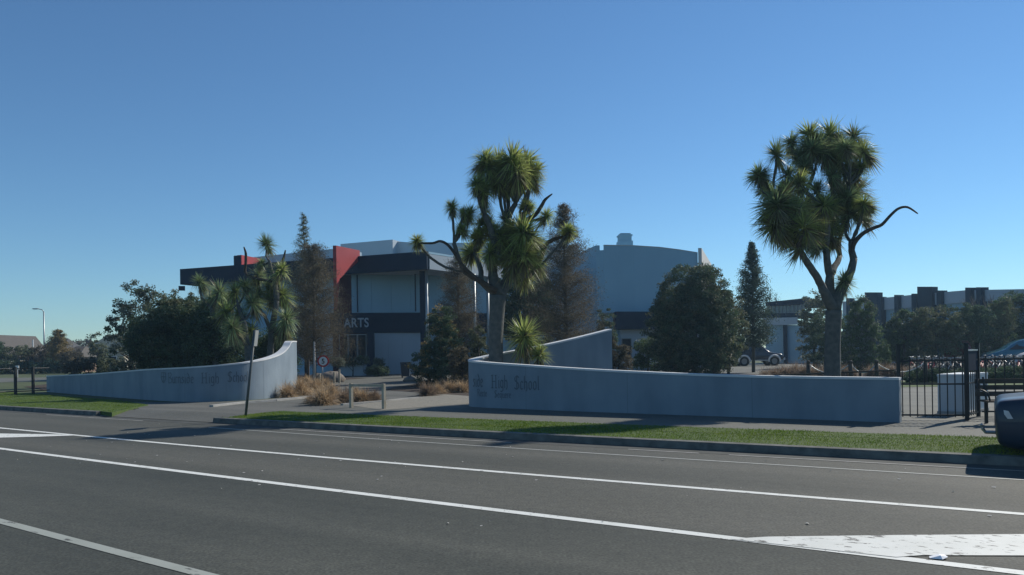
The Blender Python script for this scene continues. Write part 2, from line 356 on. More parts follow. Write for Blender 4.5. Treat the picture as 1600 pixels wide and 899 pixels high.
mb = MB(); poly(mb, [(-.9, 22), (7.4, 15.7), (9, 20), (12, 27.5), (3.3, 26.4)], .118); struct('garden_bed', mb, M['earth'])
mb = MB(); poly(mb, [(-18, 46), (-12.5, 43), (-9.5, 50), (-14, 56), (-24, 56)], .118); struct('garden_bed', mb, M['earth'])
mb = MB(); poly(mb, [(-5.6, 33), (-1.5, 27), (2.5, 33), (7, 40), (5, 48), (-4, 48)], .118); struct('garden_bed', mb, M['earth'])
mb = MB(); poly(mb, [(7, 38), (34, 38), (36, 42.5), (34, 44), (8, 47)], .118); struct('garden_bed', mb, M['earth'])
mb = MB(); poly(mb, [(8.3, 15.9), (40, 15.9), (40, 28.3), (13, 28.3)], .115); struct('forecourt', mb, M['path'])
mb = MB(); poly(mb, [(13, 28.4), (40, 28.4), (40, 33.5), (14.5, 33.5)], .12); struct('lawn_strip', mb, M['grassbase'])
# brick paver threshold
pv = [G(548, 634, .11), G(600, 627, .11), G(733, 612, .11), G(733, 631, .11), G(640, 638, .11), G(600, 641, .11)]
mb = MB(); poly(mb, [pv[0], pv[5], pv[4], pv[3], pv[2], pv[1]], .116); po = struct('paver_threshold', mb, M['pav'])
mp = M['pav'].node_tree; bk = mp.nodes.new('ShaderNodeTexBrick'); bk.inputs['Scale'].default_value = 4.5; bk.inputs['Mortar Size'].default_value = .04
bk.inputs['Color1'].default_value = (.25, .235, .19, 1); bk.inputs['Color2'].default_value = (.31, .29, .24, 1); bk.inputs['Mortar'].default_value = (.10, .095, .08, 1)
mp.links.new(mp.nodes['Texture Coordinate'].outputs['Object'], bk.inputs['Vector']); mp.links.new(bk.outputs[0], mp.nodes['Principled BSDF'].inputs['Base Color'])
# concrete edging along the drive
def edging(pts, w=.16, z=.16):
    mb = MB()
    for a, b in zip(pts[:-1], pts[1:]):
        d = Vector(b)-Vector(a); L = d.length; mb.box((a[0]+b[0])/2, (a[1]+b[1])/2, z/2+.03, L-.012, w, z-.06+.06, math.atan2(d.y, d.x))
    return struct('edging_kerb', mb, M['edging'])
edging([G(330, 635.5, .12), G(380, 630, .12), G(430, 626.5, .12), G(500, 620, .12)], .14, .14)
edging([G(534, 633, .12), G(600, 627.5, .12), G(655, 622, .12)], .12, .13)
edging([(5, 33.0), (14, 34.4), (24, 35.2), (40, 36.5)], .2, .2)
# ---------------------------------------------------------------- entrance walls
def smooth_path(pts, n=10):
    out = []; k = len(pts); pts = [np.array(p, float) for p in pts]
    for i in range(k-1):
        p0, p1, p2, p3 = pts[max(i-1, 0)], pts[i], pts[i+1], pts[min(i+2, k-1)]
        for j in range(n):
            t = j/n; out.append(.5*((2*p1)+(-p0+p2)*t+(2*p0-5*p1+4*p2-p3)*t*t+(-p0+3*p1-3*p2+p3)*t**3))
    out.append(pts[-1]); return np.array(out)
def curved_wall(path, th, parent, side=1):
    """path rows: x, y, top z. Visible face is on the path; thickness goes to the left of travel * side"""
    P_ = smooth_path(path, 8); n = len(P_)
    d = np.gradient(P_[:, :2], axis=0); d /= np.linalg.norm(d, axis=1, keepdims=True); nl = np.stack([-d[:, 1], d[:, 0]], 1)*side
    Bk = P_[:, :2]+nl*th; mb = MB(); vs = []
    for i in range(n):
        zt = P_[i, 2]-.05
        vs += [(*P_[i, :2], 0), (*P_[i, :2], zt), (*Bk[i], zt), (*Bk[i], 0)]
    fs = []
    for i in range(n-1):
        a = i*4; b = a+4
        fs += [(a, b, b+1, a+1), (a+1, b+1, b+2, a+2), (a+2, b+2, b+3, a+3)]
    fs += [(0, 1, 2, 3), (4*n-1, 4*n-2, 4*n-3, 4*n-4)]
    mb.add(vs, fs); w = mb.obj('wall', M['wall'], parent)
    mc = MB(); vs = []; e = .012
    for i in range(n):
        zt = P_[i, 2]; f = P_[i, :2]-nl[i]*e; b = Bk[i]+nl[i]*e
        vs += [(*f, zt-.048), (*f, zt), (*b, zt), (*b, zt-.048)]
    fs = []
    for i in range(n-1):
        a = i*4; b = a+4; fs += [(a, b, b+1, a+1), (a+1, b+1, b+2, a+2), (a+2, b+2, b+3, a+3)]
    fs += [(0, 1, 2, 3), (4*n-1, 4*n-2, 4*n-3, 4*n-4)]
    mc.add(vs, fs); mc.obj('coping', M['cap'], parent)
    sg = np.r_[0, np.cumsum(np.linalg.norm(np.diff(P_[:, :2], axis=0), axis=1))]; q_ = 2.9
    while q_ < sg[-1]-1.2:
        x_, y_, z_ = (float(np.interp(q_, sg, P_[:, k_])) for k_ in range(3)); nx_, ny_ = float(np.interp(q_, sg, nl[:, 0])), float(np.interp(q_, sg, nl[:, 1])); tx_, ty_ = ny_, -nx_; w_ = .006; mj = MB()
        mj.add([(x_-nx_*.003-tx_*w_, y_-ny_*.003-ty_*w_, .1), (x_-nx_*.003+tx_*w_, y_-ny_*.003+ty_*w_, .1), (x_-nx_*.003+tx_*w_, y_-ny_*.003+ty_*w_, z_-.05), (x_-nx_*.003-tx_*w_, y_-ny_*.003-ty_*w_, z_-.05)], [(0, 1, 2, 3)]); mj.obj('control_joint', M['joint'], parent); q_ += 3.0
    return P_, nl
# blackletter style letters: strokes for a slanted broad nib, x/y in em units
GL = {
'B': (.62, [[(.12, 0), (.12, 1)], [(.02, .95), (.4, 1), (.52, .8), (.3, .55), (.12, .53)], [(.3, .55), (.56, .36), (.5, .08), (.25, 0), (.05, .02)]]),
'H': (.72, [[(.12, 0), (.12, .95)], [(.5, 0), (.5, .95)], [(.12, .5), (.5, .5)], [(.0, .95), (.24, .97)], [(.4, .95), (.62, .97)], [(.0, .02), (.24, .0)], [(.4, .02), (.62, 0)]]),
'S': (.6, [[(.5, .86), (.32, 1), (.12, .84), (.14, .64), (.44, .44), (.5, .2), (.3, 0), (.06, .12)], [(.3, 1), (.3, .05)]]),
'R': (.62, [[(.12, 0), (.12, 1)], [(.02, .95), (.4, 1), (.5, .78), (.3, .55), (.14, .53)], [(.3, .55), (.5, .05), (.6, .02)]]),
'u': (.42, [[(.06, .6), (.08, .08), (.18, .0), (.3, .1)], [(.3, .6), (.32, .05), (.4, .02)]]),
'r': (.32, [[(.08, .6), (.08, .02), (.14, .0)], [(.08, .5), (.2, .62), (.27, .54)]]),
'n': (.44, [[(.08, .6), (.08, .02)], [(.08, .5), (.22, .62), (.32, .5), (.32, .05), (.38, 0)]]),
's': (.36, [[(.28, .52), (.16, .62), (.07, .5), (.27, .25), (.25, .08), (.14, 0), (.04, .1)]]),
'i': (.22, [[(.1, .6), (.1, .04), (.16, 0)], [(.08, .8), (.13, .84)]]),
'd': (.42, [[(.3, .45), (.18, .6), (.07, .45), (.08, .1), (.2, 0), (.3, .12), (.32, .6), (.14, .98)]]),
'e': (.36, [[(.08, .3), (.27, .38), (.25, .55), (.16, .62), (.07, .5), (.07, .12), (.17, 0), (.29, .1)]]),
'g': (.42, [[(.3, .5), (.17, .62), (.07, .48), (.08, .14), (.18, .02), (.3, .14)], [(.31, .6), (.31, -.16), (.18, -.28), (.06, -.2)]]),
'h': (.44, [[(.08, .98), (.08, .02)], [(.08, .48), (.22, .62), (.32, .48), (.32, .06), (.24, -.1)]]),
'c': (.34, [[(.27, .5), (.17, .62), (.07, .48), (.07, .12), (.17, 0), (.28, .1)]]),
'o': (.42, [[(.19, .62), (.07, .48), (.07, .12), (.19, 0), (.31, .12), (.31, .48), (.19, .62)]]),
'l': (.22, [[(.1, .98), (.1, .05), (.17, 0)]]),
't': (.3, [[(.12, .8), (.12, .06), (.22, 0)], [(.02, .58), (.24, .6)]]),
'q': (.42, [[(.3, .5), (.17, .62), (.07, .48), (.08, .14), (.18, .02), (.3, .14)], [(.31, .6), (.31, -.28)]]),
' ': (.42, [])}
CREST = [[(.05, 1), (.75, 1)], [(.05, 1), (.05, .5), (.2, .15), (.4, 0), (.6, .15), (.75, .5), (.75, 1)], [(.4, .95), (.4, .1)], [(.08, .6), (.72, .6)]]
def lettering(text, P_, nl, s0, z0, em, adv, parent, crest=False, nib=.1, hs=1.):
    """lay nib strokes on the wall face, s measured from the path's start"""
    seg = np.r_[0, np.cumsum(np.linalg.norm(np.diff(P_[:, :2], axis=0), axis=1))]
    def at(s_, z, o=.008):
        x = np.interp(s_, seg, P_[:, 0]); y = np.interp(s_, seg, P_[:, 1]); a = np.interp(s_, seg, nl[:, 0]); b = np.interp(s_, seg, nl[:, 1])
        return (x-a*o, y-b*o, z)
    def glyph(strokes, s_):
        mb = MB(); nx, ny = nib*em*.75*.5, nib*em*.65*.5
        for st in strokes:
            for (x0, y0), (x1, y1) in zip(st[:-1], st[1:]):
                q = [(x0*em*hs-nx, y0*em-ny), (x0*em*hs+nx, y0*em+ny), (x1*em*hs+nx, y1*em+ny), (x1*em*hs-nx, y1*em-ny)]
                mb.add([at(s_+a, z0+b) for a, b in q], [(0, 1, 2, 3)])
                q = [(x0*em*hs-nx*.9, y0*em+ny*.3), (x0*em*hs+nx*.9, y0*em-ny*.3), (x1*em*hs+nx*.9, y1*em-ny*.3), (x1*em*hs-nx*.9, y1*em+ny*.3)]
                mb.add([at(s_+a, z0+b, .009) for a, b in q], [(0, 1, 2, 3)])
        mb.obj('letter', M['letter'], parent)
    s_ = s0
    if crest: glyph(CREST, s_-em*1.35)
    for ch in text:
        w, st = GL[ch]
        if st: glyph(st, s_)
        s_ += w*em*hs*adv
wl = thing('entrance_wall', 'curved grey rendered wall left of the drive, rising to a tall sunlit end', 'wall', (0, 0, 0))
PL = [(-22.2, 36.6, .88), (-17.5, 32, 1.03), (-13.6, 28.3, 1.22), (-12.1, 27.0, 1.27), (-11.0, 26.35, 1.31), (-10.1, 26.3, 1.36), (-9.4, 26.7, 1.42), (-8.98, 27.3, 1.5), (-8.78, 28.1, 1.6), (-8.68, 29.0, 1.75), (-8.64, 29.7, 1.98), (-8.63, 30.1, 2.2), (-8.63, 30.8, 2.22)]
Pl, nl_ = curved_wall(PL, .25, wl)
wr = thing('entrance_wall', 'long grey rendered wall right of the drive, doubling back to a tall raked end', 'wall', (0, 0, 0))
PR = [(7.6, 15.1, 1.0), (5.9, 16.3, 1.02), (4.3, 17.4, 1.06), (2.8, 18.45, 1.13), (1.58, 19.3, 1.2), (.3, 20.3, 1.29), (-.65, 21.05, 1.36), (-1.15, 21.6, 1.41), (-1.22, 22.1, 1.45), (-.8, 22.95, 1.55), (-.05, 23.65, 1.68), (1.0, 24.5, 1.87), (2.05, 25.35, 2.09), (3.25, 26.35, 2.37)]
# travel right-to-left along the street: the outer face is on the left of travel, so thickness goes right
Pr, nr_ = curved_wall(PR, .25, wr, -1)
# ---------------------------------------------------------------- grass blades
def in_poly(x, y, pl):
    pl = np.array(pl); inside = np.zeros(len(x), bool); j = len(pl)-1
    for i in range(len(pl)):
        xi, yi = pl[i]; xj, yj = pl[j]
        c = ((yi > y) != (yj > y)) & (x < (xj-xi)*(y-yi)/(yj-yi+1e-12)+xi); inside ^= c; j = i
    return inside
def grass(pl, n, xr, yr, z, hmin, hmax, label):
    x = N.uniform(*xr, n); y = N.uniform(*yr, n); k = in_poly(x, y, pl); x, y = x[k], y[k]
    k = (y > 8) & (np.abs(x/y) < .75); x, y = x[k], y[k]; m = len(x)
    patch = .5+.5*np.sin(x*1.7+np.sin(y*2.1)*1.5)*np.sin(y*1.3+x*.6)
    L = N.uniform(hmin, hmax, m)*(.6+.8*patch); d = N.normal(0, .45, (m, 3)); d[:, 2] = 1; d /= np.linalg.norm(d, axis=1, keepdims=True)
    me = strips_mesh('grass_blades', np.stack([x, y, np.full(m, z)], 1), d, L, N.uniform(.006, .012, m), .25, M['blade'], seg=2)
    o = link('verge_grass', me); o['kind'] = 'stuff'; o['label'] = label; o['category'] = 'grass'; return o
grass(vergeR, 420000, (-8, 12), (7, 22), .124, .018, .045, 'mown green grass on the verge right of the driveway')
grass(vergeL, 110000, (-24, -11), (20, 38), .124, .02, .055, 'mown green grass on the verge left of the driveway')
mb = MB()
for _ in range(90):
    x_ = R.uniform(-9, 7); y_ = A.y(x_)+R.uniform(-3.5, 3.2); s_ = R.uniform(.008, .028); a_ = R.uniform(0, 6.28)
    mb.add([(x_+math.cos(a_+k)*s_*(1 if k % 3 else .5), y_+math.sin(a_+k)*s_, .008+.006*(k % 2)) for k in range(5)], [(0, 1, 2, 3, 4)])
o = mb.obj('road_litter', M['edging']); o['kind'] = 'stuff'; o['label'] = 'scattered pale chips and leaf bits on the road'; o['category'] = 'debris'
#%%PART2
# ---------------------------------------------------------------- wall lettering
seg = np.r_[0, np.cumsum(np.linalg.norm(np.diff(Pl[:, :2], axis=0), axis=1))]
def s_at(Pp, px, back=False):
    """arc length where the wall is seen at frame column px"""
    sg = np.r_[0, np.cumsum(np.linalg.norm(np.diff(Pp[:, :2], axis=0), axis=1))]
    cols = 800+Pp[:, 0]/Pp[:, 1]*F
    i = int(np.argmin(np.abs(cols[:len(cols)]-px))); return sg[i]
lettering('Burnside', Pl, nl_, s_at(Pl, 264), .74, .36, 1.0, wl, crest=True, hs=1.22)
lettering('High', Pl, nl_, s_at(Pl, 316), .74, .36, 1.0, wl, hs=.95)
lettering('School', Pl, nl_, s_at(Pl, 354), .76, .36, 1.0, wl, hs=.86)
# right wall's path runs right-to-left in view, so lay the text on a reversed copy
Pr2, nr2 = Pr[::-1].copy(), nr_[::-1].copy()
sgr = np.r_[0, np.cumsum(np.linalg.norm(np.diff(Pr2[:, :2], axis=0), axis=1))]
colr = 800+Pr2[:, 0]/Pr2[:, 1]*F
fr = np.where((np.arange(len(colr)) > int(np.argmin(colr))))[0]
def s_front(px): return float(np.interp(px, colr[fr], sgr[fr]))
lettering('side', Pr2, nr2, s_front(738.5), .68, .36, 1.0, wr, hs=.92)
lettering('High', Pr2, nr2, s_front(767), .66, .36, 1.0, wr, hs=.92)
lettering('School', Pr2, nr2, s_front(802), .63, .37, 1.0, wr, hs=.95)
lettering('Recte', Pr2, nr2, s_front(745), .42, .2, 1.0, wr, hs=1.0, nib=.09)
lettering('Sequere', Pr2, nr2, s_front(771), .40, .2, 1.0, wr, hs=1.05, nib=.09)
# ---------------------------------------------------------------- arts building
def quad(mb, a, b, z0, z1, mi=0):
    mb.add([(*a, z0), (*b, z0), (*b, z1), (*a, z1)], [(0, 1, 2, 3)], mi)
def slab(mb, a, b, z0, z1, th, mi=0):
    """upright slab from a to b (plan), thickness th away from the viewer"""
    a, b = Vector(a), Vector(b); d = (b-a).normalized(); n = Vector((-d.y, d.x))
    if n.dot(a) < 0: n = -n
    mb.prism([tuple(a), tuple(b), tuple(b+n*th), tuple(a+n*th)], z0, z1, mi)
ab = thing('arts_building', 'grey and navy arts centre with deep dark canopy and red fin wall', 'building', (0, 0, 0))
cL, cC, cR = (-27.2, 63.6), (-6.0, 55.0), (-1.1, 62.2)
dl = (Vector(cL)-Vector(cC)).normalized(); dr = (Vector(cR)-Vector(cC)).normalized()
cR2 = tuple(Vector(cC)+dr*9.5)
inl = tuple(Vector(cL)+Vector((3.2, 7.0)))
# canopy: deep dark fascia left, grey fascia right
mb = MB()
for i in range(8):
    a = Vector(cC).lerp(Vector(cL), i/8.); b = Vector(cC).lerp(Vector(cL), (i+1)/8.); m_ = MB(); slab(m_, tuple(a+(b-a)*.0012), tuple(b-(b-a)*.0012), 7.72, 9.0, .3)
    m_.obj('fascia_panel', M['navy'], ab)
for i in range(4):
    a = Vector(cC).lerp(Vector(cR2), i/4.); b = Vector(cC).lerp(Vector(cR2), (i+1)/4.); m_ = MB(); d_ = (b-a).normalized()
    m_.prism([tuple(a+d_*.32 if i == 0 else a+d_*.01), tuple(b-d_*.01), tuple(b-d_*.01+Vector((-.25, .17))), tuple((a+d_*.32 if i == 0 else a+d_*.01)+Vector((-.25, .17)))], 7.74, 8.82)
    m_.obj('fascia_panel', M['bldgrey2'], ab)
mb = MB(); mb.prism([tuple(Vector(cC)+Vector((-.2, .5))), tuple(Vector(cR2)+Vector((-.3, .3))), (4, 74), (-24, 76), tuple(Vector(cL)+Vector((.3, .4)))], 7.8, 7.95); mb.obj('soffit', M['soffit'], ab)
mb = MB(); mb.prism([tuple(Vector(cC)+Vector((-.1, .3))), tuple(Vector(cR2)+Vector((-.2, .2))), (4, 74), (-24, 76), tuple(Vector(cL)+Vector((.1, .35)))], 8.9, 9.04); mb.obj('canopy_roof', M['bldgrey'], ab)
mb = MB(); e = Vector(cL); slab(mb, tuple(e), tuple(e+Vector((3.0, 7.2))), 7.72, 9.0, .25); mb.obj('fascia_panel', M['navy'], ab)
mb = MB(); g = P(284, 446, 63.8); mb.box(g.x, g.y, g.z-.25, .5, .5, .35, .4); mb.obj('rain_head', M['navy'], ab)
# upper storey wall under the canopy
w0, w1 = P(550, 500, 58.6), P(672, 500, 60.2)
W0, W1 = (w0.x, w0.y), (w1.x, w1.y)
n_pan = 4
for i in range(n_pan):
    a = Vector(W0).lerp(Vector(W1), i/n_pan); b = Vector(W0).lerp(Vector(W1), (i+1)/n_pan); mb = MB(); slab(mb, tuple(a+(b-a)*.004), tuple(b-(b-a)*.004), 4.85, 7.8, .2); mb.obj('wall_panel', M['bldgrey'], ab)
W2 = (4.0, 66.); mb = MB(); slab(mb, W1, W2, .05, 7.8, .2); mb.obj('wall', M['bldgrey'], ab)
# navy spandrel band carrying the letters
b0, b1 = (w0.x-1.6, w0.y-.35), (w1.x+.2, w1.y-.35); mb = MB(); slab(mb, b0, b1, 3.32, 4.86, .34); mb.obj('spandrel_band', M['navy'], ab)
mb = MB(); slab(mb, (w1.x+.22, w1.y-.35), (4.2, 65.6), 3.32, 4.86, .3); mb.obj('spandrel_band', M['navy'], ab)
# lower storey: recessed lobby glazing, posts, grey shutter wall
l0 = Vector((w0.x-1.6, w0.y+.4)); l1 = Vector((w1.x, w1.y+.2))
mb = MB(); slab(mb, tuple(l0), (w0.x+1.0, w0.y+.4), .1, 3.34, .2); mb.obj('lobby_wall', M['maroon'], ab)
g0, g1 = P(530, 540, 58.5), P(573, 540, 58.6)
for i in range(3):
    a = Vector((g0.x, g0.y)).lerp(Vector((g1.x, g1.y)), i/3); b = Vector((g0.x, g0.y)).lerp(Vector((g1.x, g1.y)), (i+1)/3)
    f = MB(); c_ = (a+b)/2; wdt = (b-a).length
    for x_ in (-wdt/2+.03, wdt/2-.03): f.box(c_.x+x_, c_.y, 1.7, .06, .08, 3.1)
    f.box(c_.x, c_.y, 3.2, wdt-.12, .08, .08); f.box(c_.x, c_.y, .2, wdt-.12, .08, .1); fo = f.obj('window', M['frame'], ab)
    q = MB(); q.box(c_.x, c_.y+.01, 1.7, wdt-.12, .03, 2.9); q.obj('pane', M['glass'], fo)
p0 = P(579.5, 540, 58.2); mb = MB(); mb.box(p0.x, p0.y, 1.75, .52, .5, 3.3, .1); mb.obj('column', M['navy'], ab)
s0_, s1_ = P(585, 540, 59), P(672, 540, 60); 
for i in range(4):
    a = Vector((s0_.x, s0_.y)).lerp(Vector((s1_.x, s1_.y)), i/4); b = Vector((s0_.x, s0_.y)).lerp(Vector((s1_.x, s1_.y)), (i+1)/4); mb = MB(); slab(mb, tuple(a+(b-a)*.004), tuple(b-(b-a)*.004), .12, 3.34, .2); mb.obj('wall_panel', M['bldgrey2'], ab)
mb = MB(); slab(mb, (3.6, 66.3), (5.6, 66.0), .05, 9.0, .4); mb.obj('wall', M['bldgrey'], ab)
# inner body of the building (depth, side walls, roof)
mb = MB(); mb.prism([(w0.x-14, w0.y+6), (w0.x-.2, w0.y+.5), (w1.x-.2, w1.y+.5), (4, 66.5), (4, 76), (-26, 78)], 0, 7.78); mb.obj('wall', M['bldgrey'], ab)
# columns
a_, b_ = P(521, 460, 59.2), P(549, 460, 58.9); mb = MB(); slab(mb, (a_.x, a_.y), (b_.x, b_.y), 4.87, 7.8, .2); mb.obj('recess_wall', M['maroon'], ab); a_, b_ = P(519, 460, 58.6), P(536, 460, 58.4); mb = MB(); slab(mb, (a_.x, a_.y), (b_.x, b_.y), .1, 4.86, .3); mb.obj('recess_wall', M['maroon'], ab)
for px_ in (560, 650): q = P(px_, 460, 58.9); mb = MB(); mb.tube([(q.x, q.y-.35, 4.9), (q.x, q.y-.35, 7.75)], .05, 8); mb.obj('downpipe', M['navy'], ab)
for px, d_, z0, z1 in ((661, 57.0, .1, 7.78),):
    q = P(px, 450, d_); mb = MB(); mb.box(q.x, q.y, (z0+z1)/2, .46, .46, z1-z0); mb.obj('column', M['navy'], ab)
for px, d_ in ((666.5, 56.2), (741, 59.4), (762, 61.5)):
    q = P(px, 450, d_); mb = MB(); mb.tube([(q.x, q.y, .1), (q.x, q.y, 7.78)], .11, 10); mb.obj('steel_post', M['steel'], ab, True)
# letters
lc = bpy.data.curves.new('ARTS', 'FONT'); lc.body = 'ARTS'; lc.size = .98; lc.extrude = .03; lc.offset = .018; lc.space_character = 1.08
tmp = bpy.data.objects.new('tmp', lc); C.objects.link(tmp); dg = bpy.context.evaluated_depsgraph_get(); dg.update()
me = bpy.data.meshes.new_from_object(tmp.evaluated_get(dg)); bpy.data.objects.remove(tmp); me.materials.clear(); me.materials.append(M['steel2'] if 'steel2' in M else M['white_sign'])
q = P(537.5, 511.5, w0.y-.45); lo = link('lettering', me, ab, (q.x, q.y+.02, q.z)); lo.rotation_euler = (math.pi/2, 0, .02); lo.scale = (.78, 1, 1)
# red fin walls
ra = Vector((-12.62, 54.6)); rb = ra+Vector((.376, .927))*3.0
mb = MB(); dn = (rb-ra).normalized(); rs = Vector((.24, 0)); prof_ = [(0, 4.9), (.02, 4.9), (.35, 7.1), (3.0, 8.75), (3.0, 9.45), (0, 9.45)]
vs = [(*(ra+dn*a_+o_), z_) for o_ in (Vector((0, 0)), rs) for a_, z_ in prof_]; mb.add(vs, [tuple(range(6)), tuple(reversed(range(6, 12)))]+[(i, (i+1) % 6, 6+(i+1) % 6, 6+i) for i in range(6)])
ro = mb.obj('fin_wall', M['red'], ab)
q = P(377, 420, 62.2); mb = MB(); mb.prism([(q.x-.35, q.y), (q.x+.1, q.y-.2), (q.x+.9, q.y+2.6), (q.x+.5, q.y+2.8)], 9.05, P(377, 399, 62.2).z); mb.obj('fin_wall', M['red'], ab)
# grey parapet volume between the fins
a, b = P(383, 420, 66), P(527, 420, 61.0); zt = P(523, 388.5, 61.0).z
mb = MB(); slab(mb, (a.x, a.y), (b.x, b.y), 7.9, zt, 3.0); mb.obj('parapet_wall', M['bldgrey2'], ab)
q = P(371, 407, 62); mb = MB(); mb.box(q.x, q.y, q.z-.2, .5, .5, 1.1, .5); mb.obj('roof_vent', M['navy'], ab)
# auditorium volumes behind
def vol(px0, px1, D0, D1, py0, py1, m, name='upper_wall', th=8., zb=7.9):
    a, b = P(px0, py0, D0), P(px1, py1, D1); mb = MB(); vs = []
    d = Vector((b.x-a.x, b.y-a.y)).normalized(); n = Vector((-d.y, d.x))*th
    vs = [(a.x, a.y, zb), (b.x, b.y, zb), (b.x+n.x, b.y+n.y, zb), (a.x+n.x, a.y+n.y, zb), (a.x, a.y, a.z), (b.x, b.y, b.z), (b.x+n.x, b.y+n.y, b.z), (a.x+n.x, a.y+n.y, a.z)]
    mb.add(vs, [(0, 3, 2, 1), (4, 5, 6, 7), (0, 1, 5, 4), (1, 2, 6, 5), (2, 3, 7, 6), (3, 0, 4, 7)]); return mb.obj(name, m, ab)
vol(532, 613.5, 72, 70, 381.5, 374.5, M['bldgrey2']); vol(616, 652, 71, 70, 377, 380, M['bldgrey2']); vol(654, 800, 70, 70, 379, 380, M['bldgrey2']); vol(800, 905, 70, 71, 380, 383, M['bldgrey2'])
for px, py in ((596, 395), (635, 393), (730, 352)):
    pass
# rotunda on the right: curved wall of tall panels
cols = [(893, 66.0, 401), (931, 61.5, 383.5), (937, 61.4, 383.6), (943.5, 61.25, 383.8), (990, 61.4, 384.5), (1030, 62.2, 387), (1062, 63.2, 391), (1090, 64.6, 395.5)]
pts = [(P(px, py, D).x, D, P(px, py, D).z) for px, D, py in cols]
for i, ((x0, y0, z0), (x1, y1, z1)) in enumerate(zip(pts[:-1], pts[1:])):
    if i == 2: z0 = z1 = P(940, 391, 61.3).z
    sub = 1 if i < 3 else 2
    for k in range(sub):
        f0, f1 = k/sub, (k+1)/sub; mb = MB()
        xa, ya, za = x0+(x1-x0)*f0, y0+(y1-y0)*f0, z0+(z1-z0)*f0; xb, yb, zb_ = x0+(x1-x0)*f1, y0+(y1-y0)*f1, z0+(z1-z0)*f1
        e = .0012; dx, dy = (xb-xa)*e, (yb-ya)*e
        mb.add([(xa+dx, ya+dy, 4.7), (xb-dx, yb-dy, 4.7), (xb-dx, yb-dy+.3, 4.7), (xa+dx, ya+dy+.3, 4.7), (xa+dx, ya+dy, za), (xb-dx, yb-dy, zb_), (xb-dx, yb-dy+.3, zb_), (xa+dx, ya+dy+.3, za)],
               [(0, 3, 2, 1), (4, 5, 6, 7), (0, 1, 5, 4), (1, 2, 6, 5), (2, 3, 7, 6), (3, 0, 4, 7)]); mb.obj('wall_panel', M['bldgrey'], ab)
q0, q1 = pts[0], pts[-1]
mb = MB(); mb.prism([(p_[0], p_[1]+.32) for p_ in pts]+[(q1[0]+.5, 78), (q0[0], 78)], 0, 9.0); mb.obj('wall', M['bldgrey'], ab)
mb = MB(); mb.prism([(q1[0]+.02, q1[1]-.1), (q1[0]+.32, q1[1]-.1), (q1[0]+4.4, 77), (q1[0]+4.1, 77)], 0, P(1090, 388, 64.6).z); mb.obj('end_fin', M['soffit'], ab)
# canopy band and lower wall of the rotunda, with a window
mb = MB(); x0, x1 = P(962, 490, 60).x, P(1120, 490, 62).x
mb.prism([(x0, 60), (x1, 62.2), (x1, 66), (x0, 64)], 3.35, 4.72); mb.obj('canopy_band', M['navy'], ab)
mb = MB(); mb.prism([(x0+.5, 61.), (x1-.2, 63), (x1-.2, 66.2), (x0+.5, 64.2)], .05, 3.33); mb.obj('wall', M['bldgrey2'], ab)
q = P(979, 540, 60.95); f = MB(); f.box(q.x, 61.0, 1.9, .8, .12, 1.5); fo = f.obj('window', M['frame'], ab); f = MB(); f.box(q.x, 60.92, 1.9, .68, .04, 1.38); f.obj('pane', M['glass'], fo)
q = P(976, 383, 68); mb = MB(); mb.box(q.x, 68, q.z-.6, 1.2, 1.2, 1.8, .1); mb.box(q.x, 68, P(976, 378, 68).z, 1.02, 1.02, .9, .1); mb.box(q.x, 68, P(976, 369, 68).z, 1.15, 1.15, .14, .1); mb.box(q.x, 68, P(976, 366.5, 68).z-.05, .9, .9, .2, .1); mb.obj('chimney', M['bldgrey'], ab)
q = P(940, 388, 64); 
# flat roofs give off a bright rim in the photograph: pale parapet flashings
for p0_, p1_ in zip(pts[3:-1], pts[4:]):
    mb = MB(); mb.add([(p0_[0], p0_[1]-.03, p0_[2]), (p1_[0], p1_[1]-.03, p1_[2]), (p1_[0], p1_[1]+.4, p1_[2]), (p0_[0], p0_[1]+.4, p0_[2]), (p0_[0], p0_[1]-.03, p0_[2]+.06), (p1_[0], p1_[1]-.03, p1_[2]+.06), (p1_[0], p1_[1]+.4, p1_[2]+.06), (p0_[0], p0_[1]+.4, p0_[2]+.06)],
        [(0, 3, 2, 1), (4, 5, 6, 7), (0, 1, 5, 4), (1, 2, 6, 5), (2, 3, 7, 6), (3, 0, 4, 7)]); mb.obj('flashing', M['soffit'], ab)
# ---------------------------------------------------------------- right-hand buildings
cb = thing('clerestory_hall', 'low grey hall with a strip of clerestory glazing, beyond the parked four wheel drive', 'building', (0, 0, 0))
def vol2(parent, name, m, pxa, pya, Da, pxb, pyb, Db, zb, th=6.):
    a, b = P(pxa, pya, Da), P(pxb, pyb, Db); d = Vector((b.x-a.x, b.y-a.y)).normalized(); n = Vector((-d.y, d.x))*th; mb = MB()
    vs = [(a.x, a.y, zb), (b.x, b.y, zb), (b.x+n.x, b.y+n.y, zb), (a.x+n.x, a.y+n.y, zb), (a.x, a.y, a.z), (b.x, b.y, b.z), (b.x+n.x, b.y+n.y, b.z), (a.x+n.x, a.y+n.y, a.z)]
    mb.add(vs, [(0, 3, 2, 1), (4, 5, 6, 7), (0, 1, 5, 4), (1, 2, 6, 5), (2, 3, 7, 6), (3, 0, 4, 7)]); return mb.obj(name, m, parent)
vol2(cb, 'roof', M['navy'], 1196, 472.5, 83, 1258, 466, 80, P(1196, 479, 83).z, 9)
a, b = P(1199, 484, 83.2), P(1258, 484, 80.2); z0, z1 = P(1230, 490, 81.5).z, P(1230, 476, 81.5).z
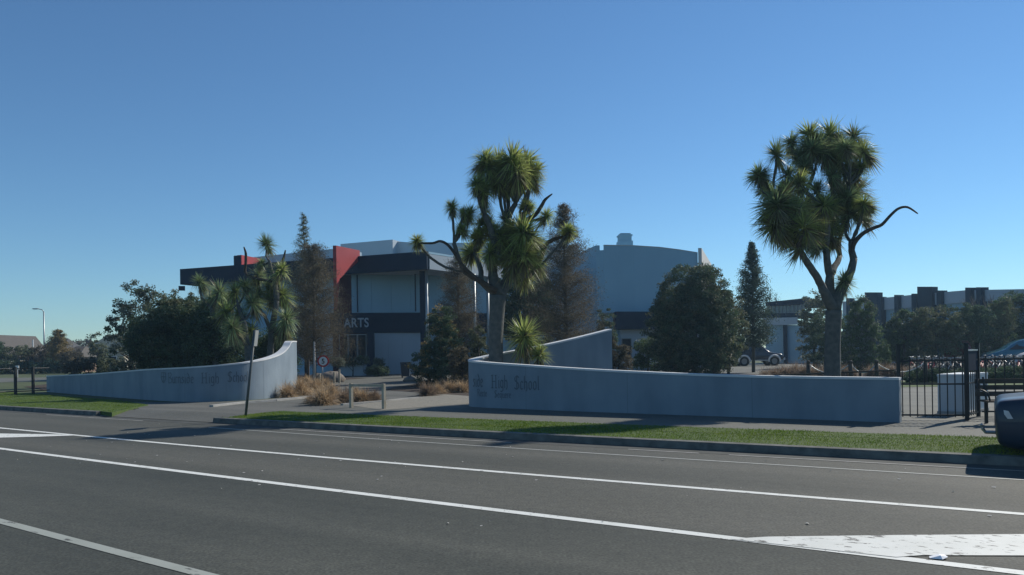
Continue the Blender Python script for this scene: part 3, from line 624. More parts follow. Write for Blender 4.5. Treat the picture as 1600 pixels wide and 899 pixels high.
for i in range(10):
    u = Vector((a.x, a.y)).lerp(Vector((b.x, b.y)), i/10); v = Vector((a.x, a.y)).lerp(Vector((b.x, b.y)), (i+1)/10); m_ = (u+v)/2; L_ = (v-u).length; rz = math.atan2((v-u).y, (v-u).x)
    f = MB(); f.box(m_.x, m_.y, z1-.06, L_, .1, .1, rz); f.box(m_.x, m_.y, z0+.06, L_, .1, .1, rz); f.box(u.x, u.y, (z0+z1)/2, .09, .12, z1-z0-.22, rz); fo = f.obj('window', M['frame'], cb)
    q = MB(); q.box(m_.x, m_.y+.05, (z0+z1)/2, L_-.1, .03, z1-z0-.22, rz); q.obj('pane', M['sglass'], fo)
vol2(cb, 'canopy_band', M['navy'], 1190, 490, 81, 1262, 489, 78, P(1225, 497, 80).z, 5)
vol2(cb, 'fascia_panel', M['bldgrey2'], 1192, 497, 80, 1246, 496, 78.5, P(1220, 508, 79).z, .4)
vol2(cb, 'wall_panel', M['bldgrey'], 1196, 508, 80.4, 1224, 508, 79.6, 0.05, 4); vol2(cb, 'wall_panel', M['bldgrey'], 1230, 508, 79.4, 1300, 508, 77, .05, 4)
vol2(cb, 'column', M['navy'], 1224, 507, 79.2, 1230, 507, 79.1, .05, .5)
gb = thing('parapet_building', 'long grey building with dark piers along its parapet, behind the trees at right', 'building', (0, 0, 0))
def far(px): return 78+(px-1320)/(1640-1320)*(56-78)
def top(px): return np.interp(px, [1310, 1350, 1377, 1397, 1433, 1470, 1508, 1568, 1700], [472, 468.5, 465.8, 464, 460, 457, 453.5, 452.5, 450])
ks = [1316, 1350, 1374, 1400, 1427, 1443, 1466, 1512, 1529, 1580, 1640, 1700]
for i, (p0_, p1_) in enumerate(zip(ks[:-1], ks[1:])):
    vol2(gb, 'wall_panel', M['bldgrey2'], p0_+.3, top(p0_), far(p0_), p1_-.3, top(p1_), far(p1_), P(p0_, top(p0_)+19, far(p0_)).z, 6)
    vol2(gb, 'lower_wall', M['bldgrey'], p0_, top(p0_)+19, far(p0_)+.3, p1_, top(p1_)+19, far(p1_)+.3, .05, 6)
for p0_, p1_, t_ in ((1322, 1328, 466), (1351, 1371, 457), (1371.3, 1377, 464), (1397, 1403.5, 461), (1424, 1431.5, 459), (1433, 1455.5, 448.2), (1463, 1470, 454), (1508, 1516.5, 449.5), (1525, 1533, 449)):
    vol2(gb, 'pier', M['pier'], p0_, t_, far(p0_)-.45, p1_, t_, far(p1_)-.45, .05, .7)
# ---------------------------------------------------------------- houses at left
def house(px0, px1, D, eave, ridge, wm, rm, label, depth=9., gable=False, windows=2):
    a, b = P(px0, 560, D), P(px1, 560, D); h = thing('house', label, 'house', ((a.x+b.x)/2, D+depth/2, .1)); w_ = b.x-a.x
    mb = MB(); mb.box(0, 0, eave/2, w_-.8, depth-.8, eave); mb.obj('wall', wm, h)
    mb = MB(); i_ = w_*.28 if not gable else 0
    if gable: vs = [(-w_/2, -depth/2, eave-.05), (w_/2, -depth/2, eave-.05), (w_/2, depth/2, eave-.05), (-w_/2, depth/2, eave-.05), (0, -depth/2, ridge), (0, depth/2, ridge)]; fs = [(0, 4, 5, 3), (4, 1, 2, 5), (0, 1, 4), (2, 3, 5), (0, 3, 2, 1)]
    else: vs = [(-w_/2, -depth/2, eave-.05), (w_/2, -depth/2, eave-.05), (w_/2, depth/2, eave-.05), (-w_/2, depth/2, eave-.05), (-w_/2+i_, 0, ridge), (w_/2-i_, 0, ridge)]; fs = [(0, 1, 5, 4), (1, 2, 5), (2, 3, 4, 5), (3, 0, 4), (0, 3, 2, 1)]
    mb.add(vs, fs); mb.obj('roof', rm, h)
    for k in range(windows):
        x_ = (k+.5)/windows*(w_-2)-(w_-2)/2; f = MB(); f.box(x_, -depth/2+.38, eave*.55, 1.5, .1, 1.1); fo = f.obj('window', M['white'], h); f = MB(); f.box(x_, -depth/2+.34, eave*.55, 1.32, .06, .95); f.obj('pane', M['glass'], fo)
    return h
house(122, 196, 100, 2.5, 4.9, M['cream'], M['roof2'], 'cream house with a hipped green grey roof, left of the dark trees')
house(40, 92, 105, 2.2, 4.6, M['brickw'], M['roof1'], 'brown house with a dark hipped roof behind the street lamp')
house(-40, 16, 98, 2.0, 4.9, M['cream'], M['roof3'], 'pale gabled house at the far left edge of the view', gable=True, windows=1)
house(-110, 40, 130, 2.4, 5.0, M['brickw'], M['roof3'], 'long brown roofed house beyond the pale gabled house', windows=4)
house(88, 122, 92, 1.9, 3.2, M['brickw'], M['roof3'], 'small outbuilding with a fawn roof right of the street lamp', windows=1, depth=6)
#%%PART3
# ---------------------------------------------------------------- vegetation kit
def rosette(name, n, L, mats, dead=.3, droopy=.5, w=.045, up=.0, seg=3):
    """a head of sword leaves; leaves hang back around the stem below"""
    z = N.uniform(-.55+up, 1, n); ph = N.uniform(0, 2*math.pi, n); r = np.sqrt(np.maximum(0, 1-z*z))
    d = np.stack([r*np.cos(ph), r*np.sin(ph), z], 1); d /= np.linalg.norm(d, axis=1, keepdims=True)
    nd = int(n*dead); zz = N.uniform(-1, -.45, nd); ph = N.uniform(0, 2*math.pi, nd); r = np.sqrt(1-zz*zz)*.8
    dd = np.stack([r*np.cos(ph), r*np.sin(ph), zz], 1); dd /= np.linalg.norm(dd, axis=1, keepdims=True)
    D = np.concatenate([d, dd]); base = D*.03*L; base[:, 2] += np.r_[N.uniform(-.05, .1, n)*L, N.uniform(-.25, 0, nd)*L]
    ln = np.r_[N.uniform(.72, 1.05, n), N.uniform(.5, .95, nd)]*L
    bend = np.r_[np.where(N.random(n) < droopy, N.uniform(.15, .5, n), N.uniform(0, .12, n)), N.uniform(.1, .5, nd)]
    mi = np.r_[(N.random(n) < .12).astype(int), np.where(N.random(nd) < .75, 1, 0)]
    return strips_mesh(name, base, D, ln, np.full(n+nd, w*L*N.uniform(.9, 1.1)), bend, mats, seg=seg, midx=mi)
HEADS = [rosette('leaf_head', n_h, 1., [M['cab'], M['cabdead']], dd_, w=.06, droopy=dr_, up=up_) for n_h, dd_, dr_, up_ in ((330, .3, .5, 0), (240, .5, .8, .1), (380, .2, .35, .15), (260, .65, .6, -.1), (200, .3, .9, .3), (300, .4, .6, 0))]
HEADS_D = [rosette('leaf_head', n_h, 1., [M['cabdark'], M['cabdead']], dd_, w=.06, droopy=dr_, up=up_) for n_h, dd_, dr_, up_ in ((290, .3, .5, 0), (220, .5, .8, .1), (330, .2, .35, .2), (230, .6, .7, -.1))]
def bez(p0, p1, n=5, wob=.06, sag=.0):
    L = (p1-p0).length; o = []
    off = Vector((R.uniform(-1, 1), R.uniform(-1, 1), R.uniform(-.4, .2)))*L*wob*1.6
    for i in range(n+1):
        t = i/n; p = p0.lerp(p1, t)+off*math.sin(math.pi*t); p.z -= sag*L*math.sin(math.pi*t)
        if 0 < i < n: p += Vector((R.uniform(-1, 1), R.uniform(-1, 1), R.uniform(-1, 1)))*L*.012
        o.append(p)
    return o
def cabbage(label, D, nodes, heads, dead=(), bark='bark', dark=False, group=None, spread=1., lw=1.):
    """nodes: (px,py,depth offset m,radius px,parent) ; heads: (px,py,r px,node)"""
    base = P(nodes[0][0], nodes[0][1], D); base.z = .1
    t = thing('cabbage_tree', label, 'tree', tuple(base), group=group)
    pos = []; mb = MB()
    for i, (px, py, dz, r, pa) in enumerate(nodes):
        p = P(px, py, D+dz*spread); 
        if i == 0: p.z = .05
        if i < 3: pos.append((p, r*D/F))
        else: pos.append((p, r*.8*D/F))
        if i == 2 and len(nodes) > 8:
            c = smooth_path([tuple(x[0]-base) for x in pos[:2]]+[tuple(p-base)], 6); mb.tube([Vector(x) for x in c], list(np.interp(np.linspace(0, 2, len(c)), [0, 1, 2], [pos[0][1]*1.12, pos[1][1], r*D/F])), 14)
        elif i == 1 and len(nodes) > 8: pass
        elif pa is not None:
            q, rq = pos[pa]; r0 = min(rq, r*D/F*1.25); c = bez(q, p, 6, .04 if i > 2 else 0); k = len(c); r = r*(1 if i < 3 else .8)
            mb.tube([x-base for x in c], [r0+(r*D/F-r0)*j/(k-1) for j in range(k)], 10)
    for (px, py, r, nd) in heads:
        rr = r*D/F; dd = R.uniform(-.9, .9)*rr*1.6*spread; q, rq = pos[nd]; p = P(px, py, (D+nodes[nd][2]*spread)+dd)
        c = bez(q, p+Vector((0, 0, -rr*.15)), 6, .08, .08); k = len(c); r0 = min(rq*.6, .085); r1 = .04
        mb.tube([x-base for x in c], [r0+(r1-r0)*j/(k-1) for j in range(k)], 7)
        o = link('leaf_head', R.choice(HEADS_D if dark and R.random() < .75 else HEADS), t, p-base)
        s = rr*R.uniform(1.15, 1.55); o.scale = (s*R.uniform(.85, 1.1), s, s*R.uniform(.85, 1.15)); o.rotation_euler = (R.uniform(-.5, .5), R.uniform(-.5, .5), R.uniform(0, 6.3))
    mb.obj('trunk', M[bark], t, True)
    for pl in dead:
        m_ = MB(); c = [P(a, b, D+dz*spread)-base for a, b, dz, r in pl]; rs = [r*D/F for *_, r in pl]
        sp = smooth_path([tuple(x) for x in c], 4); ri = np.interp(np.linspace(0, len(rs)-1, len(sp)), range(len(rs)), rs)
        m_.tube([Vector(x) for x in sp], list(ri), 7); m_.obj('bare_branch', M['barkd'], t, True)
    return t
# big cabbage tree, right
cabbage('largest cabbage tree, many heads over the right wall with a bare limb hooking right', 20.,
  [(1300, 600, 0, 12.2, None), (1301, 540, 0, 11.5, 0), (1303, 485, 0, 12.2, 1), (1283, 445, -.2, 7.5, 2), (1262, 412, -.5, 6.5, 3), (1248, 385, -.8, 4.5, 4),
   (1297, 430, .2, 8, 2), (1290, 385, .4, 6, 6), (1293, 340, .3, 4.5, 7), (1322, 440, .1, 9, 2), (1334, 405, .3, 7, 9), (1330, 378, .4, 5.5, 10), (1312, 400, .9, 5, 6),
   (1318, 350, 1.2, 4, 12), (1259, 300, .2, 4.2, 8), (1272, 270, .5, 3.6, 14), (1232, 345, -1., 3.8, 5), (1204, 305, -.6, 3.2, 16), (1300, 290, .8, 3.8, 8), (1326, 290, .4, 3.6, 13)],
  [(1282, 225, 22, 15), (1308, 228, 22, 18), (1256, 262, 22, 15), (1300, 275, 24, 18), (1330, 272, 24, 19), (1200, 330, 20, 17), (1228, 300, 22, 16), (1262, 320, 24, 8), (1308, 322, 26, 13), (1278, 385, 20, 7), (1234, 340, 24, 5), (1298, 368, 24, 7), (1322, 312, 26, 13), (1250, 285, 20, 16), (1248, 248, 20, 15), (1340, 262, 20, 19), (1225, 300, 20, 16), (1278, 300, 20, 8), (1350, 320, 20, 11), (1236, 365, 20, 5), (1276, 345, 24, 7), (1266, 213, 25, 15), (1236, 224, 22, 15), (1296, 212, 27, 18), (1334, 216, 27, 19), (1350, 238, 22, 19), (1214, 244, 21, 17), (1186, 275, 23, 17), (1313, 250, 27, 19),
   (1231, 275, 24, 16), (1214, 322, 33, 17), (1337, 300, 35, 13), (1212, 352, 26, 5), (1287, 322, 30, 8), (1258, 356, 32, 5), (1326, 335, 30, 11), (1252, 384, 24, 5), (1294, 347, 31, 7),
   (1346, 338, 22, 11), (1318, 442, 21, 9), (1198, 298, 20, 17), (1268, 236, 24, 15), (1290, 240, 24, 18), (1244, 330, 24, 16), (1310, 300, 25, 18), (1274, 372, 22, 7), (1322, 232, 20, 19)],
  dead=[[(1332, 408, .3, 4), (1333, 384, .3, 4), (1347, 366, .3, 3.4), (1366, 356, .2, 2.8), (1378, 351, .1, 2.6), (1392, 336, 0, 2.3), (1404, 326, 0, 2.1), (1418, 324, 0, 1.8), (1434, 334, 0, 1.0)]], dark=True)
# big cabbage tree, middle
cabbage('cabbage tree behind the lettered end of the right wall, with long drooping limbs', 22.4,
  [(775, 585, 0, 11, None), (775, 530, 0, 10.8, 0), (778, 462, 0, 13, 1), (770, 425, 0, 9, 2), (772, 375, -.2, 6.5, 3), (757, 335, -.3, 5, 4), (793, 350, .1, 5.5, 4), (806, 318, .2, 5, 6), (795, 430, .2, 9, 2),
   (812, 400, .3, 6, 8), (812, 345, .3, 5, 9), (752, 440, -.2, 5.5, 2), (725, 425, -.5, 4, 11), (709, 380, -.7, 4, 12), (742, 395, .4, 4.5, 11), (830, 430, .5, 5, 8)],
  [(790, 262, 24, 6), (765, 262, 22, 5), (808, 268, 24, 7), (828, 268, 22, 10), (780, 285, 22, 6), (804, 290, 22, 7), (808, 376, 26, 9), (800, 395, 26, 8), (820, 400, 24, 9), (790, 372, 22, 4), (770, 362, 18, 4), (758, 330, 16, 14), (757, 250, 22, 5), (778, 254, 24, 6), (799, 252, 24, 7), (822, 254, 26, 7), (838, 266, 19, 7), (768, 274, 24, 5), (792, 278, 24, 6), (815, 276, 25, 10), (832, 284, 19, 10), (755, 300, 20, 5), (745, 288, 16, 5),
   (706, 324, 14, 13), (733, 336, 17, 13), (750, 352, 20, 14), (722, 360, 13, 13), (737, 396, 23, 14), (824, 324, 13, 10), (853, 338, 15, 10), (816, 366, 27, 9), (826, 388, 28, 9), (838, 410, 19, 15), (782, 372, 18, 4),
   (762, 350, 15, 14), (798, 358, 20, 9), (802, 410, 24, 8), (765, 395, 18, 3), (800, 384, 24, 8), (832, 372, 22, 9), (790, 345, 16, 6), (812, 402, 24, 8), (820, 428, 20, 15), (748, 372, 16, 14), (725, 335, 12, 13), (772, 410, 16, 3), (888, 362, 15, 15), (652, 377, 15, 12)],
  dead=[[(775, 455, -.2, 5.5), (745, 436, -.5, 4), (725, 418, -.7, 3.2), (712, 398, -.8, 2.6), (700, 383, -.8, 2.2), (688, 377, -.8, 2), (676, 380, -.8, 1.8), (654, 380, -.8, 1.5)],
        [(806, 372, .2, 5), (818, 348, .1, 4), (836, 336, 0, 3.4), (846, 322, 0, 3), (852, 312, 0, 2.4), (863, 303, 0, .9)],
        [(805, 440, .4, 6), (840, 412, .5, 4.5), (852, 384, .5, 3.6), (866, 374, .5, 3.2), (884, 369, .5, 2)]], dark=False)
# young cabbage trees
def tuft(label, px, py_head, r, D, base_px=None, name='cabbage_tree', two=None, dark=False, group=None):
    q = P(px, py_head, D); b = Vector((P(base_px or px, 560, D).x, D, .1)); t = thing(name, label, 'tree', tuple(b), group=group)
    mb = MB(); p = q-b; mb.tube(bez(Vector((0, 0, 0)), p, 5, .04), [.09, .085, .08, .07, .06, .05], 8); mb.obj('trunk', M['bark'], t, True)
    s = r*D/F; o = link('leaf_head', R.choice(HEADS_D if dark else HEADS), t, p); o.scale = (s*1.1, s*1.1, s*1.05)
    if two: p2 = P(two[0], two[1], D-.2)-b; o = link('leaf_head', R.choice(HEADS), t, p2); s = two[2]*D/F; o.scale = (s, s, s); mb = MB(); mb.tube(bez(Vector((0, 0, .0)), p2, 4, .1), [.07, .06, .055, .05, .04], 7); mb.obj('stem', M['bark'], t, True)
    return t
tuft('young bright green cabbage tree just behind the right wall, low and bushy', 819, 528, 41, 22.9, two=(842, 556, 27))
# cabbage trees behind left wall
cabbage('tall cabbage tree behind the left wall, single head on top and two bare forks', 32.,
  [(421, 580, 0, 6, None), (424, 520, 0, 5, 0), (432, 470, 0, 4.5, 1), (428, 435, 0, 4, 2), (421, 408, 0, 3, 3), (436, 440, .2, 3, 2), (412, 490, -.2, 3, 1)],
  [(417, 383, 16, 4), (438, 424, 19, 5), (404, 432, 16, 3), (441, 462, 19, 5), (446, 500, 25, 1), (422, 447, 20, 3), (408, 412, 14, 4), (441, 520, 20, 1), (424, 470, 18, 2), (402, 462, 19, 6)],
  dead=[[(428, 445, 0, 3), (432, 428, 0, 2.6), (437, 415, 0, 2.2), (443, 404, 0, 2), (446, 391, 0, 1)], [(424, 440, 0, 2.5), (386, 430, .3, 2.4), (384, 410, .3, 2.2), (384, 396, .3, 2), (381, 386, .3, .9)]], dark=True)
cabbage('cabbage tree with low lit heads left of the leaning pole', 31.,
  [(389, 585, 0, 6, None), (387, 540, 0, 5, 0), (380, 500, 0, 4, 1), (372, 475, .2, 3, 2)],
  [(367, 457, 20, 3), (384, 448, 18, 3), (364, 512, 21, 2), (392, 520, 17, 1), (375, 495, 20, 2), (395, 475, 20, 2), (352, 488, 16, 3)], dark=True)
cabbage('cabbage tree poking above the dark shrubbery under the canopy end', 36.,
  [(338, 585, 0, 5, None), (336, 520, 0, 4.5, 0), (330, 480, 0, 4, 1)],
  [(312, 441, 17, 2), (343, 458, 18, 2), (330, 470, 16, 2), (358, 470, 16, 2), (318, 480, 16, 1)], dark=True)
def leaves(name, pts, size, m, aspect=.5, upb=.0, n=None):
    """random oriented quads around pts"""
    n = len(pts); a = N.normal(0, 1, (n, 3)); a[:, 2] += upb; a /= np.linalg.norm(a, axis=1, keepdims=True)
    b = np.cross(a, N.normal(0, 1, (n, 3))); b /= np.linalg.norm(b, axis=1, keepdims=True)
    s = size*N.uniform(.6, 1.4, n)[:, None]; V = np.stack([pts-a*s, pts+b*s*aspect, pts+a*s, pts-b*s*aspect], 1)
    return quads_mesh(name, V, m)
def blob_points(lobes, clumps, per, cr, shell=.55, zmin=.15):
    """clump centres in the outer shell of ellipsoid lobes"""
    vol_ = np.array([l[3]*l[4]*l[5] for l in lobes])**.67; vol_ = vol_/vol_.sum(); out = []
    for l, w in zip(lobes, vol_):
        k = max(3, int(clumps*w)); d = N.normal(0, 1, (k, 3)); d /= np.linalg.norm(d, axis=1, keepdims=True); rad = shell+(1.06-shell)*N.random(k)**.6
        c = np.array(l[:3])+d*rad[:, None]*np.array(l[3:6]); cs = cr*N.uniform(.5, 1.5, k)
        p = N.normal(0, 1, (k, per, 3)); p /= (np.linalg.norm(p, axis=2, keepdims=True)+1e-6); p *= N.random((k, per, 1))**.5
        out.append((c[:, None]+p*cs[:, None, None]*np.array([1, 1, .7])).reshape(-1, 3))
    o = np.concatenate(out); return o[o[:, 2] > zmin]
def bush(name, label, cat, px, D, x0, x1, ytop, ybot, m, clumps=150, per=70, leaf=.05, cr=.25, lobes=None, shell=.5, trunk=.1, m2=None, taper=0., group=None, core=True, tz=None, barkm='barkd'):
    """foliage plant fitted between frame columns x0..x1 and rows ytop..ybot at distance D"""
    b = Vector((P(px, 560, D).x, D, .1)); t = thing(name, label, cat, tuple(b), group=group)
    zt = P(px, ytop, D).z-.1; zb = max(0, P(px, ybot, D).z-.1); rx = (x1-x0)/2*D/F; cx = ((x0+x1)/2-px)*D/F
    h = zt-zb
    if lobes is None:
        if taper:
            k = 7; lobes = []
            for i in range(k):
                f = (i+.5)/k; w = rx*(1-taper*f)*(1 if f > .12 else .8); lobes.append((cx*(1-f)+R.uniform(-.08, .08)*rx, R.uniform(-.08, .08)*rx, zb+h*f, w, w*.9, h/k*.85))
        else:
            lobes = [(cx, 0, zb+h*.48, rx*.88, rx*.8, h*.49)]
            for i in range(8):
                a = R.uniform(0, 6.28); s = R.uniform(.3, .5); lobes.append((cx+math.cos(a)*rx*.55, math.sin(a)*rx*.5, zb+h*R.uniform(.25, .78), rx*s, rx*s, h*s*.55))
    pts = blob_points(lobes, clumps, int(per*1.7), cr, shell, .02)
    link('crown', leaves('crown', pts, leaf*.72, M[m]), t)
    if m2:
        p2 = blob_points(lobes, clumps//3, per//2, cr, .85, .02); link('crown', leaves('crown', p2, leaf, M[m2]), t)
    mb = MB(); top_ = zb+h*(tz or .6); mb.tube([Vector((0, 0, -.05)), Vector((.02, 0, top_*.5)), Vector((cx*.3, 0, top_))], [trunk, trunk*.8, trunk*.35], 8)
    for i in range(9):
        a = R.uniform(0, 6.28); z0 = top_*R.uniform(.3, .9); L_ = rx*R.uniform(.4, .8)*(1-(taper*z0/zt if taper else 0)); mb.tube([Vector((0, 0, z0)), Vector((math.cos(a)*L_*.5, math.sin(a)*L_*.5, z0+L_*.3)), Vector((math.cos(a)*L_, math.sin(a)*L_, z0+L_*.5))], [trunk*.4, trunk*.28, trunk*.1], 5)
    mb.obj('trunk', M[barkm], t, True); return t
def feathery(name, label, px, D, ytop, ybot, wpx, m, leaf=.035, nb=70, per=130, shape=1., trunk=.1, top_thin=0., group=None, barkm='barkd', asym=0, fill=.6):
    """conical tree of fine side branches (winter redwood, pine)"""
    b = Vector((P(px, 560, D).x, D, .1)); t = thing(name, label, 'tree', tuple(b), group=group); zt = P(px, ytop, D).z-.1; zb = P(px, ybot, D).z-.1; rw = wpx/2*D/F
    mb = MB(); mb.tube([Vector((0, 0, -.05)), Vector((.03, 0, zt*.4)), Vector((0, 0, zt*.8)), Vector((0, 0, zt))], [trunk, trunk*.75, trunk*.3, .012], 8); mb.obj('trunk', M[barkm], t, True)
    br = MB(); P_ = []
    for i in range(nb):
        f = (i+R.random())/nb; z = zb+(zt-zb)*f; prof = (1-f)**shape
        if f < .1: prof *= .75+f*2.5
        if top_thin and f > 1-top_thin: prof = max(prof*.9, .30*(1-f)**.5+.06)
        L_ = rw*prof*R.uniform(.65, 1.12)+.05; a = i*2.4+R.uniform(-.4, .4); el = R.uniform(.1, .55); d = Vector((math.cos(a), math.sin(a), el)).normalized()
        L_ *= 1+asym*math.cos(a); p0 = Vector((0, 0, z)); p1 = p0+d*L_*.5; p2 = p0+d*L_+Vector((0, 0, L_*.1)); br.tube([p0, p1, p2], [trunk*.22*(1-f*.6)+.004, .008, .004], 4, caps=False)
        k = int(per*2.6*(.3+prof)); u = N.uniform(.08, 1.0, k)**.8; sp = .11*L_+.05
        q = np.array(p0)+np.outer(u*L_, np.array(d))+N.normal(0, 1, (k, 3))*sp*np.array([1, 1, .8])*(.45+.6*u[:, None]); P_.append(q)
    br.obj('branches', M[barkm], t); P_ = np.concatenate(P_); link('crown', leaves('crown', P_, leaf*.62, M[m], .35), t); return t
def bare(name, label, px, D, ytop, wpx, m='twig', trunk=.14, group=None, gen=4, n0=6, ybot=None):
    b = Vector((P(px, 560, D).x, D, .1)); t = thing(name, label, 'tree', tuple(b), group=group); zt = P(px, ytop, D).z-.1; rw = wpx/2*D/F
    mb = MB()
    def grow(p, d, L_, r, g):
        q = p+d*L_; mb.tube([p, p+d*L_*.5+Vector((R.uniform(-1, 1), R.uniform(-1, 1), 0))*L_*.05, q], [r, r*.8, r*.6], 4 if g < 3 else 3, caps=False)
        if g >= gen: return
        for _ in range(R.choice((3, 3, 4))):
            dd = (d+Vector((R.uniform(-1, 1)*rw/zt*1.4, R.uniform(-1, 1)*.6, R.uniform(-.1, .6)))).normalized(); grow(p.lerp(q, R.uniform(.55, 1)), dd, L_*R.uniform(.6, .8), r*.55, g+1)
    grow(Vector((0, 0, -.05)), Vector((0, 0, 1)), zt*.36, trunk, 0); mb.obj('trunk', M[m], t); return t
# --- left group
cab2 = bush('broadleaf_tree', 'open grey green tree with tufted branch ends, leftmost above the left wall', 'tree', 205, 44, 166, 245, 438, 578, 'lf_grey', 110, 60, .09, .33, shell=.55, trunk=.16, lobes=[(.2, 0, 2.2, 1.0, 1, 1.9), (.4, 0, 4.4, .95, .8, .95), (-.6, 0, 3.8, .55, .5, .6), (.1, .1, 5.65, .5, .45, .45), (.95, 0, 5.2, .4, .4, .4), (-1.15, 0, 3.0, .35, .35, .35), (-.75, 0, 1.4, .45, .5, .9), (.9, 0, 1.9, 1.1, 1, 1.6), (-.3, 0, 4.7, .4, .4, .4)], m2='lf_dark')
bush('broadleaf_tree', 'dense dark rounded tree with a lighter feathery top, behind the left wall', 'tree', 272, 38, 203, 342, 452, 600, 'lf_dark', 850, 110, .06, .32, shell=.3, trunk=.2, m2='lf_olive')
bush('broadleaf_tree', 'dark leafy tree between the feathery tree and the cabbage trees', 'tree', 335, 37, 280, 395, 474, 600, 'lf_dark', 680, 110, .06, .32, shell=.35, trunk=.18)
bush('shrub', 'dark shrub filling the bed below the tall cabbage tree', 'shrub', 412, 34, 370, 462, 515, 600, 'lf_dark', 190, 80, .06, .26, shell=.3, trunk=.07)
bush('shrub', 'olive shrub standing against the house at the left wall end', 'shrub', 176, 52, 150, 200, 560, 592, 'lf_olive', 80, 60, .07, .2, trunk=.06)
bush('shrub', 'low brown shrub above the thin end of the left wall', 'shrub', 125, 60, 96, 152, 560, 592, 'lf_brown', 80, 60, .08, .25, trunk=.06)
# --- trees in front of the arts building
feathery('redwood_tree', 'thin topped conifer left of the red fin wall, its tip above the roof', 478, 51, 336, 560, 84, 'lf_olive', .06, 110, 120, .7, .12, .32)
feathery('redwood_tree', 'brown winter redwood standing right behind the speed limit sign', 491, 46, 385, 572, 136, 'lf_brown', .055, 150, 230, .42, .12)
feathery('redwood_tree', 'rusty brown conical tree in front of the canopy corner', 717, 43, 400, 580, 112, 'lf_brown', .05, 130, 200, .55, .1)
feathery('redwood_tree', 'tall brown winter redwood right of the middle cabbage tree', 884, 40, 322, 572, 156, 'lf_brown', .055, 160, 230, .55, .14, .2)
bush('broadleaf_tree', 'dark green tree filling the gap behind the middle cabbage tree', 'tree', 820, 47, 768, 872, 398, 590, 'lf_dark', 300, 90, .085, .36, shell=.35, trunk=.2)
bush('conifer_shrub', 'golden tipped bushy conifer beside the drive', 'shrub', 690, 37, 636, 742, 486, 600, 'lf_dark', 300, 90, .05, .2, shell=.45, trunk=.09, taper=.72, m2='lf_gold')
bush('shrub', 'rounded brown green shrub just left of the right wall tip', 'shrub', 748, 40, 728, 768, 504, 600, 'lf_olive', 110, 80, .05, .18, trunk=.07)
bush('shrub', 'dark reddish shrub hugging the right wall tip', 'shrub', 722, 33, 698, 745, 540, 606, 'lf_brown', 110, 80, .045, .17, trunk=.06)
bush('shrub', 'dark climber clump against the rotunda wall', 'shrub', 950, 52, 934, 968, 482, 590, 'lf_dark', 120, 70, .07, .2, trunk=.06)
bush('shrub', 'small brown shrub right of the raked wall end', 'shrub', 966, 37, 946, 986, 530, 600, 'lf_brown', 110, 70, .045, .17, trunk=.06)
bush('shrub', 'glossy dark shrub under the rotunda window', 'shrub', 1012, 47, 984, 1046, 520, 592, 'lf_green', 110, 55, .07, .25, trunk=.07, m2='lf_dark')
bush('broadleaf_tree', 'big round topped evergreen tree in front of the rotunda', 'tree', 1085, 44, 1014, 1158, 410, 592, 'lf_dark', 1050, 100, .06, .3, shell=.3, trunk=.22, m2='lf_olive', lobes=[(0, 0, 2.7, 2.65, 2.3, 2.6), (.1, 0, 4.5, 2.0, 1.8, 1.9), (-1.2, 0, 1.5, 1.3, 1.2, 1.4), (1.3, .2, 1.6, 1.3, 1.2, 1.5), (1.1, 0, 3.6, 1.2, 1.2, 1.5), (-1.1, 0, 3.7, 1.0, 1.1, 1.3), (.5, 0, 5.6, .8, .8, .8), (0, -1, 1.0, 1.6, .9, .9)])
bush('shrub', 'brown tinged shrubby tree between the round evergreen and the slender pine', 'tree', 1138, 47, 1108, 1172, 450, 575, 'lf_olive', 170, 70, .07, .28, trunk=.1)
feathery('pine_tree', 'slender blue green pine with a pale stem, left of the clerestory hall', 1177, 50, 379, 545, 84, 'lf_blue', .085, 120, 150, .75, .12, 0, barkm='bark')
bare('bare_tree', 'small leafless tree showing over the clerestory hall roof', 1206, 92, 452, 26)
bush('broadleaf_tree', 'thin leafed grey green tree left behind the largest cabbage tree', 'tree', 1272, 60, 1246, 1306, 446, 590, 'lf_olive', 150, 60, .09, .33, trunk=.12, m2='lf_grey')
bush('broadleaf_tree', 'dark low tree behind the trunk of the largest cabbage tree', 'tree', 1290, 54, 1256, 1328, 490, 595, 'lf_dark', 190, 80, .07, .3, trunk=.12)
bush('conifer_shrub', 'broad conical bush with silvery green sunlit right side', 'shrub', 1346, 49, 1306, 1388, 472, 592, 'lf_green', 300, 90, .065, .26, shell=.4, trunk=.12, taper=.6, m2='lf_grey')
bush('shrub', 'small ball shrub at the foot of the silvery conical bush', 'shrub', 1382, 44, 1372, 1393, 535, 578, 'lf_green', 50, 80, .04, .14, trunk=.04)
bush('broadleaf_tree', 'dark glossy tree in front of the first parapet piers', 'tree', 1412, 53, 1382, 1442, 484, 590, 'lf_dark', 210, 80, .08, .3, trunk=.12, m2='lf_green')
bush('broadleaf_tree', 'brownish tree below the widest parapet pier', 'tree', 1462, 52, 1428, 1500, 478, 590, 'lf_olive', 210, 80, .07, .32, trunk=.12, m2='lf_dark')
bush('broadleaf_tree', 'dark shrubby tree behind the red car', 'tree', 1505, 53, 1480, 1545, 470, 590, 'lf_dark', 210, 80, .08, .32, trunk=.12)
bare('bare_tree', 'leafless tree rising over the parapet at right', 1536, 60, 432, 60)
bush('broadleaf_tree', 'green feathery tree below the leafless tree at right', 'tree', 1535, 55, 1500, 1585, 462, 590, 'lf_olive', 240, 80, .07, .34, trunk=.13, m2='lf_green')
bush('broadleaf_tree', 'green tree at the right edge above the blue car', 'tree', 1585, 58, 1552, 1640, 452, 590, 'lf_green', 260, 80, .09, .36, trunk=.14, m2='lf_dark')
